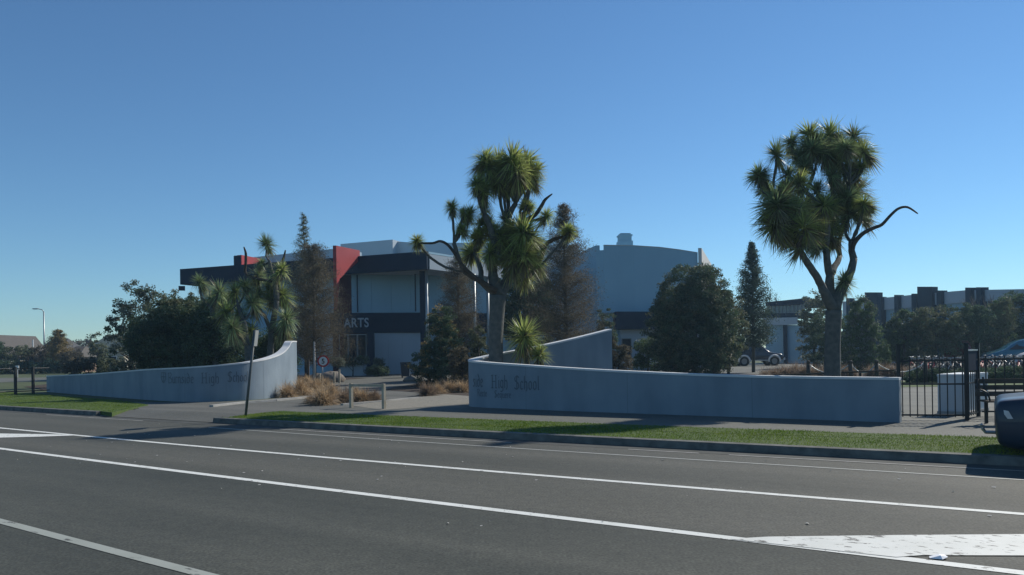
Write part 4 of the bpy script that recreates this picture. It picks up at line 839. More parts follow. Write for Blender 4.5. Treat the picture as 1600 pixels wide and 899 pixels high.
# --- far left trees
feathery('conifer_tree', 'small brown tipped cypress right of the street lamp', 92, 90, 516, 572, 50, 'lf_gold', .13, 60, 110, .55, .12)
for i, (px, w, y, D, lab) in enumerate(((20, 40, 524, 120, 'leafless tree above the pale gabled house'), (54, 40, 526, 125, 'leafless tree just left of the street lamp'), (136, 50, 516, 108, 'leafless tree above the cream house'), (-25, 50, 520, 118, 'leafless tree past the left frame edge'))):
    bare('bare_tree', lab, px, D, y, w)
bush('broadleaf_tree', 'dark tree in front of the cream house roof', 'tree', 152, 90, 138, 168, 520, 575, 'lf_olive', 60, 50, .14, .4, trunk=.12)
bush('hedge', 'dark clipped hedge along the far side of the playing field', 'hedge', 40, 88, -40, 110, 556, 580, 'lf_dark', 260, 60, .12, .35, trunk=.06, lobes=[(x, 0, .75, 1.3, .9, .75) for x in np.linspace(-6, 5.5, 9)])
bush('shrub', 'dark shrub in front of the pale gabled house', 'shrub', 30, 91, 2, 56, 538, 578, 'lf_olive', 110, 50, .12, .4, trunk=.08)
bush('shrub', 'brown shrub in front of the brown house', 'shrub', 74, 92, 50, 96, 540, 578, 'lf_brown', 110, 50, .12, .4, trunk=.08)
bush('shrub', 'dark shrub cut by the left frame edge before the houses', 'shrub', -20, 90, -50, 8, 530, 578, 'lf_dark', 110, 50, .12, .4, trunk=.08)
bush('shrub', 'tan shrubs beside the far outbuilding', 'shrub', 105, 84, 88, 128, 545, 578, 'lf_brown', 80, 50, .11, .3, trunk=.06)
mb = MB(); P_ = blob_points([(x, R.uniform(-6, 6), R.uniform(1, 2.2), 4.5, 3, R.uniform(2.2, 3.6)) for x in np.arange(-128, -60, 4)], 520, 60, 1.0, .5, 0)
P_[:, 1] += 150; o = link('far_tree_belt', leaves('far_tree_belt', P_, .3, M['lf_brown'])); o['kind'] = 'stuff'; o['label'] = 'belt of hazy winter trees beyond the houses'; o['category'] = 'trees'
P_ = blob_points([(x, R.uniform(-6, 6), R.uniform(1, 2.2), 5, 3, R.uniform(2.2, 3.0)) for x in np.arange(40, 150, 5)], 420, 60, 1.0, .5, 0); P_[:, 1] += 120
o = link('far_tree_belt', leaves('far_tree_belt', P_, .3, M['lf_olive'])); o['kind'] = 'stuff'; o['label'] = 'belt of trees beyond the parapet building'; o['category'] = 'trees'
# ---------------------------------------------------------------- tussocks
def tus_mesh(m, n=900, spread=1.):
    ph = N.uniform(0, 6.283, n); el = N.uniform(.15, 1.4, n); d = np.stack([np.cos(ph)*np.cos(el), np.sin(ph)*np.cos(el), np.sin(el)], 1)
    b = np.stack([N.normal(0, .10, n), N.normal(0, .10, n), np.zeros(n)], 1); return strips_mesh('blades', b, d, N.uniform(.55, 1.15, n), np.full(n, .022), N.uniform(.3, .75, n), M[m], seg=4)
TM = [tus_mesh('tus') for _ in range(3)]; TD = [tus_mesh('tusd') for _ in range(3)]
def tussock(px, py, r, D=None, dark=False, label='', group='tussock grasses'):
    x, y = G(px, py, .12) if D is None else (P(px, py, D).x, D); o = link('tussock', R.choice(TD if dark else TM), None, (x, y, .11)); s = r*y/F
    o.scale = (s*1.35, s*1.35, s*1.7); o.rotation_euler = (0, 0, R.uniform(0, 6.28)); tag(o, label, 'plant', group); return o
tl = [(448, 620, 24, 0), (470, 617, 30, 0), (492, 612, 26, 0), (463, 604, 20, 0), (505, 632, 34, 0), (518, 622, 28, 0), (485, 630, 16, 1), (540, 629, 26, 1), (565, 628, 24, 0), (585, 627, 22, 1), (553, 620, 20, 1), (480, 600, 16, 0), (507, 606, 20, 0)]
tn = ['golden tussock tucked against the sunlit end of the left wall', 'largest golden tussock of the clump right of the left wall', 'golden tussock at the back right of the wall clump', 'small golden tussock rising behind the wall clump', 'tallest tawny tussock nearest the street, left of the timber rail', 'tawny tussock right of the nearest tall one', 'short dark tussock left of the nearest tall one', 'brown tussock just left of the first rail post', 'tawny tussock seen under the timber rail', 'brown tussock beside the second rail post', 'small brown tussock behind the timber rail', 'pale tussock below the speed limit sign', 'golden tussock in front of the speed limit sign']
for (px, py, r, d_), lb in zip(tl, tn): tussock(px, py, r, None, d_, lb)
for (px, py, r, d_), lb in zip([(668, 618, 24, 1), (684, 615, 20, 0), (704, 613, 21, 0), (722, 613, 22, 0), (694, 606, 16, 1), (655, 606, 12, 1), (738, 612, 18, 1)],
    ['dark rounded tussock at the left end of the row by the right wall', 'tawny tussock second in the row by the right wall', 'reddish tussock in the middle of the row by the right wall', 'tawny tussock nearest the right wall tip', 'small tussock behind the row by the right wall', 'low tussock at the drive edge under the golden conifer', 'brown tussock half hidden by the right wall tip']): tussock(px, py, r, None, d_, lb)
wc = {}; _ord = ['first', 'second', 'third', 'fourth', 'fifth', 'sixth', 'seventh', 'eighth', 'ninth']
for px, r, d_, D in [(1102, 9, 1, 37), (1128, 8, 1, 37.5), (1148, 10, 1, 38), (1166, 8, 1, 37), (1180, 9, 1, 36.5), (1196, 20, 1, 37), (1210, 21, 1, 38), (1226, 24, 1, 38.5), (1243, 27, 1, 39), (1259, 26, 1, 38), (1274, 22, 1, 38.5), (1288, 22, 1, 38), (1318, 22, 1, 39), (1330, 18, 1, 39), (1362, 22, 1, 38), (1376, 24, 1, 38.6), (1392, 24, 1, 38), (1408, 20, 1, 38.5), (1424, 20, 1, 38), (985, 7, 0, 37), (1064, 9, 1, 36)]:
    where = ('left of the pine stem' if px < 1170 else 'right of the pine stem' if px < 1300 else 'between two bollards' if px < 1350 else 'beside the dark fence post')
    wc.setdefault(where, [0]); lab_ = '%s tussock from the left in the car park bed, %s' % (_ord[wc[where][0]], where); wc[where][0] += 1
    tussock(px, 583, r, D, d_, lab_, 'car park tussocks, '+where)
# rocks
for px, py, s, lb in ((495, 588, .45, 'pale boulder left of the speed limit sign'), (517, 590, .6, 'larger pale boulder right of the speed limit sign'), (641, 589, .3, 'small rock at the foot of the golden conifer')):
    x, y = G(px, py+7, .12); mb = MB(); vs = []; n1, n2 = 7, 10
    for i in range(n1):
        for j in range(n2):
            a, b = math.pi*i/(n1-1), 2*math.pi*j/n2; rr = s*R.uniform(.85, 1.12); vs.append((math.sin(a)*math.cos(b)*rr*1.3, math.sin(a)*math.sin(b)*rr, math.cos(a)*rr*.75+s*.3))
    mb.add(vs, [(i*n2+j, i*n2+(j+1) % n2, (i+1)*n2+(j+1) % n2, (i+1)*n2+j) for i in range(n1-1) for j in range(n2)]); o = mb.obj('boulder', M['rock'], None, True); o.location = (x, y, .1); tag(o, lb, 'rock')
#%%PART4
# ---------------------------------------------------------------- street furniture
x, y = G(383, 650, .126); t = thing('bus_stop_pole', 'leaning grey pole with a small sign plate on the verge before the left wall', 'sign', (x, y, .12))
tp = P(398, 516, y)-Vector((x, y, .12)); mb = MB(); mb.tube([(0, 0, -.1), tuple(tp)], .034, 10); mb.obj('pole', M['darksteel'], t, True)
mb = MB(); d = tp.normalized(); c_ = tp-d*.2
side = Vector((-.15, .97, 0)).normalized(); side = (side-d*side.dot(d)).normalized(); nn = d.cross(side); vs = []
for s_ in (-.008, .008):
    for a, b in ((-1, -1), (1, -1), (1, 1), (-1, 1)): vs.append(c_+nn*(s_-.055)+side*a*.23+d*b*.2)
mb.add(vs, [(0, 3, 2, 1), (4, 5, 6, 7), (0, 1, 5, 4), (1, 2, 6, 5), (2, 3, 7, 6), (3, 0, 4, 7)]); mb.obj('sign_plate', M['frame'], t)
mb = MB(); mb.tube([tuple(tp-d*.42+nn*-.03), tuple(tp-d*.02+nn*-.03)], .02, 6); mb.obj('bracket', M['darksteel'], t)
# timber hitching rail
x0, y0 = G(549, 637, .112); x1, y1 = G(600, 639, .112)
t = thing('timber_rail', 'low pale timber barrier rail across the footpath by the tussocks', 'barrier', ((x0+x1)/2, (y0+y1)/2, .11))
vx, vy = (x1-x0)/2, (y1-y0)/2; rz = math.atan2(vy, vx)
for s_ in (-1, 1): mb = MB(); mb.box(vx*s_, vy*s_, .33, .085, .085, .7, rz); mb.box(vx*s_, vy*s_, .69, .07, .07, .02, rz); mb.obj('post', M['wood'], t)
mb = MB(); mb.box(0, 0, .645, math.hypot(vx, vy)*2-.09, .05, .07, rz); mb.obj('rail', M['wood'], t)
# speed limit sign
X, D = P(505, 560, 40).x, 40.; t = thing('speed_limit_sign', 'round red ringed speed limit sign showing 5, beside the drive entrance', 'sign', (X, D, .11)); cz = P(505, 564.5, 40).z-.11
mb = MB(); mb.tube([(-.06, .03, -.1), (-.06, .03, cz+.2)], .035, 10); mb.obj('post', M['steel'], t, True)
mb = MB(); mb.lathe([(0, .0), (.31, .0), (.31, -.02), (0, -.02)], 32, (0, 0, cz), 'y'); mb.obj('red_disc', M['signred'], t)
mb = MB(); mb.lathe([(0, -.0225), (.225, -.0225), (.225, -.0215)], 32, (0, 0, cz), 'y'); mb.obj('white_disc', M['white'], t)
lc = bpy.data.curves.new('n5', 'FONT'); lc.body = '5'; lc.size = .36; lc.extrude = .003; lc.offset = .006; lc.align_x = 'CENTER'
tmp = bpy.data.objects.new('tmp', lc); C.objects.link(tmp); dg = bpy.context.evaluated_depsgraph_get(); dg.update(); me = bpy.data.meshes.new_from_object(tmp.evaluated_get(dg)); bpy.data.objects.remove(tmp); me.materials.clear(); me.materials.append(M['black'])
o = link('numeral', me, t, (0, -.03, cz-.125)); o.rotation_euler = (math.pi/2, 0, 0)
for px, py, h, lb in ((499, 578, .55, 'short timber marker post left of the speed limit sign post'), (522, 578, .6, 'short timber marker post right of the speed limit sign'), (530, 578, .75, 'taller thin marker post by the planter'), (482, 578, 1.3, 'dark stake beside the brown redwood'), ):
    q = P(px, py, 42); o = MB(); o.box(0, 0, h/2, .09, .09, h); o.box(0, 0, h+.006, .075, .075, .012); o = o.obj('marker_post', M['wood'] if px != 482 else M['darkwood']); o.location = (q.x, 42, .1); tag(o, lb, 'post')
q = P(491, 578, 44.8); mb = MB(); mb.tube([(0, 0, -.05), (.03, 0, 2.35)], [.07, .05], 8); o = mb.obj('tree_guard', M['soffit'], None, True); o.location = (q.x, 44.8, .1); tag(o, 'pale tree guard tube round the stem behind the speed sign', 'tree guard')
# planter with shrubs, clipped dome bush, wheelie bin
a, b = P(532, 580, 56), P(570, 580, 56); mb = MB(); mb.box(0, 0, .5, b.x-a.x, 1.2, .9); t = thing('planter', 'grey concrete planter before the arts centre windows', 'planter', ((a.x+b.x)/2, 56, .1)); mb.obj('planter_box', M['bldgrey2'], t)
mb = MB(); mb.box(0, 0, .953, b.x-a.x-.16, 1.04, .006); mb.obj('soil', M['earth'], t)
bush('shrub', 'pale leaved shrubs growing from the grey planter', 'shrub', 551, 55.4, 517, 571, 553, 574, 'lf_grey', 70, 40, .07, .22, trunk=.04, m2='lf_green', lobes=[(x, 0, 1.15, .45, .35, .32) for x in np.linspace(-1.3, .8, 6)])
bush('shrub', 'small grey leaved standard bush left of the planter', 'shrub', 529, 50, 519, 540, 558, 575, 'lf_grey', 24, 40, .06, .18, trunk=.03)
bush('clipped_bush', 'dark clipped dome bush right of the planter', 'shrub', 590, 54, 569, 612, 569, 590, 'lf_dark', 160, 80, .045, .16, trunk=.05, shell=.5)
bush('shrub', 'pale flowering shrub above the clipped dome bush', 'shrub', 592, 55.3, 584, 602, 558, 575, 'lf_grey', 26, 40, .06, .18, trunk=.03)
q = P(634, 570, 50); t = thing('wheelie_bin', 'dark blue wheelie bin beside the golden tipped conifer', 'bin', (q.x, 50, .1)); mb = MB()
mb.add([(-.25, -.28, .1), (.25, -.28, .1), (.25, .25, .1), (-.25, .25, .1), (-.3, -.36, .95), (.3, -.36, .95), (.3, .34, .95), (-.3, .34, .95)], [(0, 3, 2, 1), (4, 5, 6, 7), (0, 1, 5, 4), (1, 2, 6, 5), (2, 3, 7, 6), (3, 0, 4, 7)]); mb.obj('body', M['car_navy'], t)
mb = MB(); mb.box(0, 0, .985, .64, .76, .06); mb.box(0, .4, 1.0, .56, .05, .05); mb.obj('lid', M['car_navy'], t)
for s_ in (-1, 1): mb = MB(); mb.lathe([(0, -.03), (.1, -.03), (.1, .03), (0, .03)], 14, (0, 0, 0), 'y'); o = mb.obj('wheel', M['black'], t); o.location = (s_*.27, .28, .1); o.rotation_euler = (0, 0, math.pi/2)
# street lamp
D = 108; q = P(69.5, 560, D); t = thing('street_lamp', 'tall grey street lamp with a short curved arm, beyond the field at left', 'street lamp', (q.x, D, .1)); zt = P(69, 484, D).z-.1
mb = MB(); mb.tube([(0, 0, 0), (0, 0, zt-.3)], [.13, .08], 10); mb.tube([(0, 0, zt-.3), (-.25, 0, zt), (-.9, 0, zt+.15)], [.07, .055, .05], 8); mb.obj('pole', M['steel'], t, True)
mb = MB(); mb.box(-1.15, 0, zt+.14, .75, .26, .14); mb.obj('lamp_head', M['steel'], t); mb = MB(); mb.box(-1.18, 0, zt+.055, .5, .2, .03); mb.obj('lens', M['lamp'], t)
q = P(52, 560, 100); t = thing('floodlight_pole', 'short pale pole with a box, left of the street lamp', 'pole', (q.x, 100, .1)); mb = MB(); mb.tube([(0, 0, 0), (0, 0, P(52, 532, 100).z)], .07, 8); mb.obj('pole', M['white'], t); mb = MB(); mb.box(0, -.1, P(52, 552, 100).z, .3, .25, .3); mb.obj('box', M['white'], t)
# left field fence
fp = [G(-60, 622, .1), G(24.5, 617.5, .1), G(52, 616.5, .1), G(76, 615.2, .1)]
t = thing('field_fence', 'low dark post and rail fence between field and verge at far left', 'fence', (fp[1][0], fp[1][1], .1)); o0 = Vector((fp[1][0], fp[1][1]))
for p_ in fp[:3]: mb = MB(); mb.box(p_[0]-o0.x, p_[1]-o0.y, .62, .09, .09, 1.24); mb.obj('post', M['iron'], t)
for z in (.16, 1.16):
    for a, b in zip(fp[:-1], fp[1:]):
        mb = MB(); mb.tube([(a[0]-o0.x, a[1]-o0.y+.06, z), (b[0]-o0.x, b[1]-o0.y+.06, z)], .025, 6); mb.obj('rail', M['iron'], t)
mb = MB(); strip(mb, [G(-80, 600, .1), G(80, 596, .1)], [G(-80, 592, .1), G(80, 590, .1)], .112); struct('field_path', mb, M['path'])
for pxs, lb in (((26, 28), 'white signboard seen low beyond the field fence'),):
    q = P(27, 575, 70); mb = MB(); mb.box(0, 0, .9, .3, .05, .35); mb.tube([(0, .04, 0), (0, .04, 1.)], .03, 6); o = mb.obj('notice', M['white']); o.location = (q.x, 70, .1); tag(o, lb, 'sign')
# bollards and chain
bl = [(1263, 32.), (1329, 31), (1369.5, 31), (1446, 31.5)]; bn = ['dark timber bollard left of the largest cabbage tree trunk', 'dark timber bollard right of the largest cabbage tree trunk', 'dark timber bollard nearest the fence post', 'dark timber bollard seen through the iron railings']
bpos = []
for (px, D), lb in zip(bl, bn):
    q = P(px, 570, D); bpos.append(Vector((q.x, D, .1))); t = thing('bollard', lb, 'bollard', (q.x, D, .1), group='timber bollards with chain'); h = 1.0
    mb = MB(); mb.tube([(0, 0, 0), (0, 0, h-.14)], .085, 12); mb.tube([(0, 0, h-.11), (0, 0, h-.03), (0, 0, h)], [.085, .075, .04], 12); mb.obj('post', M['darkwood'], t, True); mb = MB(); mb.tube([(0, 0, h-.14), (0, 0, h-.11)], .066, 12); mb.obj('neck', M['darkwood'], t)
for i, (a, b) in enumerate(zip(bpos[:-1], bpos[1:])):
    mb = MB(); pts_ = []
    for k in range(13): u = k/12; p = a.lerp(b, u); p.z = .1+.86-.5*4*u*(1-u)*.75; pts_.append(p)
    mb.tube(pts_, .022, 6); o = mb.obj('chain', M['steel'], None, True); tag(o, ['slack pale chain hung behind the cabbage tree trunk', 'slack pale chain between the two bollards right of the trunk', 'slack pale chain running behind the dark gate post'][i], 'chain', 'bollard chains')
# low garden rail
pa, pb = P(1185, 586, 29.5), P(1402, 576, 27.5); t = thing('garden_rail', 'low timber rail edging the car park behind the right wall', 'barrier', (pa.x, pa.y, .1)); mb = MB(); a_ = Vector((0, 0, P(1185, 588, 29.5).z-.1)); b_ = Vector((pb.x-pa.x, pb.y-pa.y, P(1402, 578.5, 27.5).z-.1)); mb.tube([a_, b_], .035, 6); mb.obj('rail', M['darkwood'], t)
for u in np.linspace(.01, .99, 5): p = a_.lerp(b_, u); mb = MB(); mb.box(p.x, p.y, p.z/2-.02, .07, .07, p.z-.03); mb.obj('post', M['darkwood'], t)
# ---------------------------------------------------------------- iron railings
def railing(label, a, b, h, n, zt=.0, z0=.115, posts=(True, True), ph=None, sign=False):
    a, b = Vector(a), Vector(b); t = thing('iron_railing', label, 'fence', (a.x, a.y, z0)); v = b-a; rz = math.atan2(v.y, v.x)
    mt = None
    for k in range(n):
        u = (k+.5)/n; p = v*u
        if mt is None: mb = MB(); mb.box(0, 0, (h-.02+.06)/2, .018, .018, h-.02-.06); mt = mb.mesh('picket', M['iron'])
        o = link('picket', mt, t, (p.x, p.y, 0)); o.rotation_euler = (0, 0, rz)
    for z in (.1, h*.56, h-.1): mb = MB(); mb.box(v.x/2, v.y/2, z, v.length-.02, .03, .035, rz); mb.obj('rail', M['iron'], t)
    for f, pp in zip(posts, (Vector((0, 0)), v)):
        if f: mb = MB(); mb.box(pp.x, pp.y, (ph or h+.15)/2, .068, .068, ph or h+.15, rz); mb.box(pp.x, pp.y, (ph or h+.15)+.012, .08, .08, .024, rz); mb.obj('post', M['iron'], t)
    return t
f0 = G(1405, 656, .115); f1 = G(1511, 657, .115)
railing('black iron railing panel between the right wall and the white cabinet', f0, f1, 1.3, 9, ph=1.52)
g1 = (G(1529, 651, .115)[0], G(1529, 651, .115)[1]); 
railing('short black railing return standing edge-on beside the bench', (f1[0]+.03, f1[1]+.08), g1, 1.3, 6, posts=(False, True), ph=1.52)
railing('black iron railing running behind the bench to the right', (g1[0]+.1, g1[1]+.05), (g1[0]+6.0, g1[1]-.6), 1.3, 32, posts=(False, True), ph=1.5)
q0, q1 = Vector((f1[0]+.09, f1[1]+.13)), Vector((g1[0]-.05, g1[1]-.05)); t = thing('notice_board', 'dark framed board held between the two railing posts', 'sign', (q0.x, q0.y, .115)); v = q1-q0; rz = math.atan2(v.y, v.x)
mb = MB(); mb.box(v.x/2, v.y/2, 1.18, v.length, .03, .40, rz); mb.obj('board', M['navy'], t); mb = MB(); mb.box(v.x/2, v.y/2, 1.4, v.length, .05, .03, rz); mb.obj('top_trim', M['steel'], t)
# white utility cabinet
a, b = P(1465, 600, 16.9), P(1508, 600, 16.6); ax, ay = a[0], a[1]; bx, by = b[0], b[1]; hh = P(1500, 585, by).z-.12
t = thing('utility_cabinet', 'chest high pale cabinet behind the iron railings', 'cabinet', (ax, ay, .12)); v = Vector((bx-ax, by-ay)); n = Vector((1.08, .95))
mb = MB(); mb.prism([(0, 0), (v.x, v.y), (v.x+n.x, v.y+n.y), (n.x, n.y)], .06, hh-.05); mb.obj('body', M['boxpaint'], t)
mb = MB(); e = .03; mb.prism([(-e, -e), (v.x+e, v.y-e), (v.x+n.x+e, v.y+n.y+e), (n.x-e, n.y+e)], hh-.05, hh); mb.obj('lid', M['boxpaint'], t); mb = MB(); mb.prism([(-.05, -.05), (v.x+.05, v.y-.05), (v.x+n.x+.05, v.y+n.y+.05), (n.x-.05, n.y+.05)], -.02, .06); mb.obj('plinth', M['edging'], t)
# bench
q = P(1568, 640, 14.4); t = thing('park_bench', 'dark slatted park bench in front of the railing, half hidden by the car', 'bench', (q.x+.55, 14.4, .115), -.16)
W_ = 1.75
for z, y_ in ((.56, .26), (.68, .29), (.80, .32)): mb = MB(); mb.box(0, y_, z, W_, .025, .09); mb.obj('back_slat', M['darkwood'], t)
for y_ in (-.2, -.08, .04, .16): mb = MB(); mb.box(0, y_, .44, W_, .1, .03); mb.obj('seat_slat', M['darkwood'], t)
for s_ in (-1, 1):
    X_ = s_*(W_/2-.16)
    for y_ in (-.2, .22): mb = MB(); mb.box(X_, y_, .21, .05, .05, .42); mb.obj('leg', M['iron'], t)
    mb = MB(); mb.tube([(s_*(W_/2-.05), .3, .85), (s_*(W_/2-.02), .28, .66), (s_*(W_/2), -.05, .64), (s_*(W_/2), -.25, .6), (s_*(W_/2-.04), -.24, .46)], .018, 6); mb.obj('armrest', M['iron'], t, True)
    mb = MB(); mb.tube([(X_, .2, .42), (X_, .34, .88)], .02, 6); mb.obj('back_support', M['iron'], t)
# litter
x, y = G(1466, 873.5, .0); mb = MB(); mb.add([(-.075, -.02, .012), (0, -.035, .035), (.02, .03, .03), (-.05, .035, .012), (.075, .0, .014), (.07, .05, .02), (.0, -.06, .012)], [(0, 1, 2, 3), (1, 4, 5, 2), (0, 6, 1), (6, 4, 1)]); o = mb.obj('paper_scrap', M['litter']); o.location = (x, y, 0); tag(o, 'crumpled white paper scrap lying on the road by the white wedge', 'litter')
# ---------------------------------------------------------------- vehicles
def vehicle(label, cat, loc, rz, prof, W_, wheels, paint, wr=.33, name='parked_car', arch=None, bar=None, sub=1, win=(), lights=True, tow=False):
    """prof: stations (x, zbottom, zbelt, zroof, roofhalf) front at +x"""
    t = thing(name, label, cat, loc, rz); mb = MB(); hw = W_/2; vs = []; n = 10
    for (x_, zb, ze, zr, rh) in prof:
        end = .9 if x_ in (prof[0][0], prof[-1][0]) else 1.
        w = hw*end; half = [(w*.86, zb), (w*.97, zb+.12), (w, (zb+ze)/2+.03), (w*.955, ze), (rh*end, zr-.04 if zr > ze+.1 else zr), ]
        half2 = half+[(rh*.8*end, zr+.015)]; ring = [(x_, -a, b) for a, b in half2]+[(x_, a, b) for a, b in reversed(half2)]; vs += ring
    k = len(prof); m = 12; fs = [(i*m+j, i*m+(j+1) % m, (i+1)*m+(j+1) % m, (i+1)*m+j) for i in range(k-1) for j in range(m)]
    fs += [tuple(range(m)), tuple(reversed([(k-1)*m+j for j in range(m)]))]; mb.add(vs, fs); bo = mb.obj('body', M[paint], t, True)
    bv = bo.modifiers.new('s', 'SUBSURF'); bv.levels = bv.render_levels = sub
    for x_ in wheels:
        for s_ in (-1, 1):
            mb = MB(); mb.lathe([(wr+.055, -.09), (wr+.055, .08)], 20, (0, 0, 0), 'y'); mb.lathe([(0, .07), (wr+.055, .08)], 20, (0, 0, 0), 'y') ; a_ = mb.obj('wheel_arch', M['black'], t); a_.location = (x_, s_*(hw-.075), wr+.02)
            tm = MB(); tm.lathe([(wr*.62, -.1), (wr*.92, -.11), (wr, -.07), (wr, .07), (wr*.92, .11), (wr*.62, .1)], 24, (0, 0, 0), 'y'); ty = tm.obj('wheel', M['black'], t, True); ty.location = (x_, s_*(hw-.09), wr)
            rm = MB(); o_ = s_*.085; rm.lathe([(wr*.62, o_), (wr*.5, o_*.9), (0, o_)], 20, (0, 0, 0), 'y'); rm.obj('rim', M['rim'], ty)
    for quad_ in win:      # side windows on both sides: (x, z, y) corners
        for s_ in (-1, 1): mb = MB(); mb.add([(a, s_*(c+.012), b) for a, b, c in quad_], [tuple(range(len(quad_)))]); mb.obj('side_window', M['glass'], t)
    return t
# 4x4 with canopy
q = P(1180, 568, 70.); prof = [(-2.35, .62, 1.05, 1.05, .76), (-2.3, .5, 1.12, 1.9, .66), (-1.9, .45, 1.14, 2.0, .68), (-.3, .45, 1.15, 2.02, .68), (.35, .45, 1.15, 1.98, .66), (.75, .45, 1.14, 1.6, .68), (1.05, .45, 1.15, 1.2, .76), (1.8, .45, 1.12, 1.14, .76), (2.25, .5, 1.02, 1.04, .74), (2.35, .55, .8, .82, .7)]
t = vehicle('dark high riding four wheel drive with pale wheel arch flares, parked behind the slender pine', 'car', (q.x, 70, .11), .03, prof, 1.8, (-1.3, 1.45), 'car_dark', .42, win=[[(-2.1, 1.3, .86), (-1.1, 1.3, .86), (-1.1, 1.85, .73), (-2.05, 1.85, .73)], [(-1.0, 1.3, .86), (-.15, 1.3, .86), (-.15, 1.86, .73), (-1.0, 1.86, .73)], [(-.05, 1.3, .86), (.7, 1.3, .86), (.35, 1.84, .72), (-.05, 1.86, .73)]])
for x_ in (-1.3, 1.45):
    for s_ in (-1, 1):
        mb = MB(); pts_ = [(x_+math.cos(a)*.52, s_*.92, .42+math.sin(a)*.52) for a in np.linspace(-.15, math.pi+.15, 10)]; mb.tube(pts_, .085, 6); mb.obj('arch_flare', M['white'], t, True)
for s_ in (-1, 1): mb = MB(); mb.box(0.07, s_*.9, .5, 1.6, .1, .07); mb.obj('side_step', M['silver'], t); mb = MB(); mb.box(2.25, s_*.6, .93, .16, .28, .16); mb.obj('headlight', M['lamp'], t)
mb = MB(); mb.box(2.38, 0, .6, .16, 1.6, .22); mb.obj('bumper', M['silver'], t)
hatch = [(-2.05, .4, .8, .82, .7), (-1.95, .3, .95, 1.2, .62), (-1.6, .25, .97, 1.43, .58), (-.5, .25, .95, 1.5, .58), (.3, .25, .94, 1.42, .57), (.95, .25, .93, .98, .66), (1.6, .27, .86, .88, .68), (2.0, .32, .7, .72, .66), (2.08, .4, .55, .57, .6)]
hw_ = [[(-1.55, .99, .835), (-.55, .99, .845), (-.55, 1.38, .64), (-1.35, 1.36, .64)], [(-.45, .99, .845), (.85, .98, .84), (.3, 1.34, .64), (-.45, 1.4, .64)]]
q = P(1044, 565, 66); vehicle('dark car almost hidden under the round evergreen tree, roof glinting', 'car', (q.x, 66, .11), .1, [(a, b, c+.1, d+.25, e) for a, b, c, d, e in hatch], 1.75, (-1.25, 1.3), 'car_teal', .31, win=hw_)
suv = [(a, b+.06, c+.2, d+.42 if d > 1.1 else d+.2, e+.03) for a, b, c, d, e in hatch]; sw = [[(x_, z+.24, y_+.0) for x_, z, y_ in w] for w in hw_]
q = P(1499, 560, 53); vehicle('dark red car parked behind the bicycles', 'car', (q.x, 53, .11), 1.0, suv, 1.8, (-1.25, 1.3), 'car_red', .34, win=sw)
q = P(1592, 560, 50); vehicle('teal blue car with a glaring windscreen at the right edge beyond the bicycles', 'car', (q.x, 50, .11), math.pi-.25, suv, 1.8, (-1.25, 1.3), 'car_teal', .34, win=sw)
q = P(1655, 560, 46); vehicle('silver white car beyond the right edge of the bicycle row', 'car', (q.x, 46, .11), math.pi-.3, suv, 1.8, (-1.25, 1.3), 'silver', .34, win=sw)
# dark sedan in the near right corner, tail towards us
sed = [(-2.3, .34, .68, .70, .68), (-2.28, .2, .76, .78, .72), (-2.22, .13, .79, .81, .75), (-2.0, .1, .81, .83, .76), (-1.5, .12, .86, .90, .70), (-1.05, .14, .95, 1.22, .6), (-.5, .14, .95, 1.4, .56), (.2, .14, .94, 1.4, .56), (.9, .14, .92, 1.0, .64), (1.6, .14, .85, .88, .68), (2.2, .2, .65, .68, .66), (2.3, .3, .5, .52, .6)]
ang = math.atan2(-.53, .85); rc = Vector((6.53, 10.25)); ctr = rc+Vector((math.cos(ang), math.sin(ang)))*2.22+Vector((-math.sin(ang), math.cos(ang)))*.8
t = vehicle('dark blue sedan parked on the verge at the right edge, only its tail in view', 'car', (ctr.x, ctr.y, .06), ang, sed, 1.72, (-1.35, 1.35), 'car_navy', .31, sub=2, win=[[(-1.3, 1.0, .82), (-.45, 1.0, .83), (-.45, 1.32, .64), (-.95, 1.24, .66)], [(-.4, 1.0, .83), (.75, .98, .82), (.25, 1.32, .62), (-.4, 1.33, .63)]])
for s_ in (-1, 1): mb = MB(); mb.add([(-2.285, s_*.6, .56), (-2.27, s_*.8, .56), (-2.1, s_*.872, .57), (-2.15, s_*.868, .67), (-2.25, s_*.8, .69), (-2.28, s_*.6, .69)], [(0, 1, 4, 5), (1, 2, 3, 4)]); mb.obj('tail_light', M['lamp'], t)
mb = MB(); mb.tube([(-2.2, 0, .3), (-2.42, 0, .3), (-2.46, 0, .36)], .025, 8); mb.lathe([(0, -.035), (.035, 0), (0, .035)], 10, (-2.46, 0, .4)); mb.obj('tow_ball', M['steel'], t)
mb = MB(); mb.box(-2.27, 0, .62, .02, .36, .12); mb.obj('number_plate', M['white'], t)
mb = MB(); mb.tube([(-2.26, y_, .40) for y_ in (-.6, 0, .6)], .03, 6); mb.obj('bumper_trim', M['black'], t)
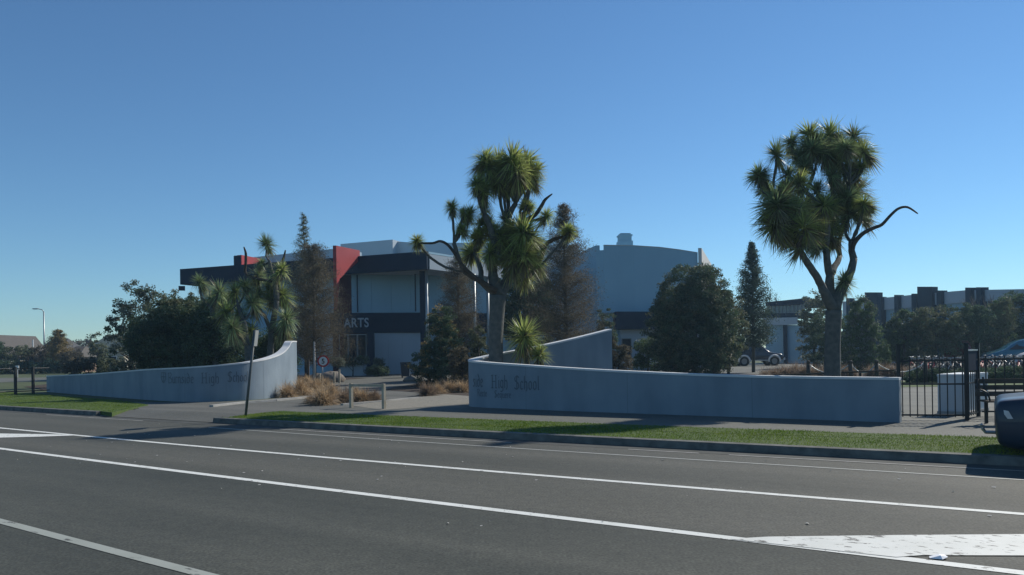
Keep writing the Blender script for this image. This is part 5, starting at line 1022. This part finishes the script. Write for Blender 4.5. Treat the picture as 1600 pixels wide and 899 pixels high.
# ---------------------------------------------------------------- bicycles
def bicycle(paint, seed, label, loc, rz):
    r_ = random.Random(seed); t = thing('bicycle', label, 'bicycle', loc, rz, 'bicycles racked behind the railings'); wr_ = .33
    for x_ in (-.52, .52):
        mb = MB(); mb.tube([(x_+math.cos(a)*wr_, 0, wr_+math.sin(a)*wr_) for a in np.linspace(0, 2*math.pi, 19)], .018, 5, caps=False); w = mb.obj('wheel', M['black'], t)
        mb = MB(); mb.tube([(x_+math.cos(a)*(wr_-.025), 0, wr_+math.sin(a)*(wr_-.025)) for a in np.linspace(0, 2*math.pi, 19)], .009, 4, caps=False)
        for k in range(8): a = k*math.pi/4; mb.tube([(x_, .0, wr_), (x_+math.cos(a)*(wr_-.03), 0, wr_+math.sin(a)*(wr_-.03))], .003, 3)
        mb.obj('rim', M['steel'], w)
    mb = MB(); S_, B_, H_ = (-.14, 0, .82), (-.06, 0, .3), (.36, 0, .82); rear, front = (-.52, 0, .33), (.52, 0, .33)
    for a, b in ((S_, B_), (B_, (.38, 0, .74)), (S_, H_), (rear, B_), (rear, (-.13, 0, .78)), (H_, front)): mb.tube([a, b], .018, 6)
    mb.obj('frame', M[paint], t, True)
    mb = MB(); mb.tube([H_, (.34, 0, .98)], .014, 6); mb.tube([(.38, -.3, 1.02), (.34, -.1, .98), (.34, .1, .98), (.38, .3, 1.02)], .014, 6); mb.obj('handlebar', M['steel'], t, True)
    mb = MB(); mb.tube([S_, (-.17, 0, .94)], .013, 6); mb.add([(-.32, -.07, .96), (-.32, .07, .96), (-.02, .02, .96), (-.02, -.02, .96), (-.3, -.05, .92), (-.3, .05, .92)], [(0, 1, 2, 3), (0, 4, 5, 1), (0, 3, 4), (1, 5, 2), (4, 3, 2, 5)]); mb.obj('saddle', M['black'], t)
    return t
bx = [1430, 1442, 1453, 1466, 1478, 1490, 1501, 1534, 1545, 1556, 1568, 1580, 1592, 1604]
cw = ['silver', 'black', 'red', 'blue', 'steel']; cm = ['iron', 'car_navy', 'signred', 'black', 'steel']
for k, px in enumerate(bx):
    D = 33+(k % 2)*.5; q = P(px, 580, D); side_ = 'left of the notice board' if px < 1515 else 'above the bench'
    order = ['first', 'second', 'third', 'fourth', 'fifth', 'sixth', 'seventh'][k if k < 7 else k-7]
    bicycle(cm[k % 5], k, 'front row bicycle, %s from the left, %s' % (order, side_), (q.x, D, .1), R.uniform(.5, 1.1))
for k, px in enumerate((1436, 1448, 1461, 1474, 1487, 1540, 1552, 1564, 1577, 1590)):
    D = 39+(k % 2)*.4; q = P(px, 570, D); order = ['first', 'second', 'third', 'fourth', 'fifth'][k % 5]
    bicycle(cm[(k+2) % 5], k+50, 'rear row bicycle, %s from the left, %s' % (order, 'left of the notice board' if px < 1515 else 'right of the notice board'), (q.x, D, .1), R.uniform(2.2, 2.7))
bush('hedge', 'low dark hedge in front of the bicycles', 'hedge', 1500, 31.8, 1425, 1640, 576, 592, 'lf_dark', 420, 60, .045, .16, trunk=.03, lobes=[(x, 0, .28, .5, .35, .28) for x in np.linspace(-1.8, 3.4, 12)])
# ---------------------------------------------------------------- air
mb = MB(); mb.box(0, 100, 6.5, 560, 320, 15.2); hz = mb.obj('haze', []) if False else None
me = mb.mesh('haze', []); hz = link('haze', me); hz['kind'] = 'stuff'; hz['label'] = 'thin pale blue haze over the street and school'; hz['category'] = 'haze'
hm = bpy.data.materials.new('haze'); hm.use_nodes = True; t_ = hm.node_tree; t_.nodes.clear(); pv_ = t_.nodes.new('ShaderNodeVolumePrincipled'); mo = t_.nodes.new('ShaderNodeOutputMaterial')
pv_.inputs['Color'].default_value = (.5, .76, 1., 1); pv_.inputs['Density'].default_value = .00055; pv_.inputs['Anisotropy'].default_value = .3; t_.links.new(pv_.outputs[0], mo.inputs['Volume']); me.materials.append(hm)
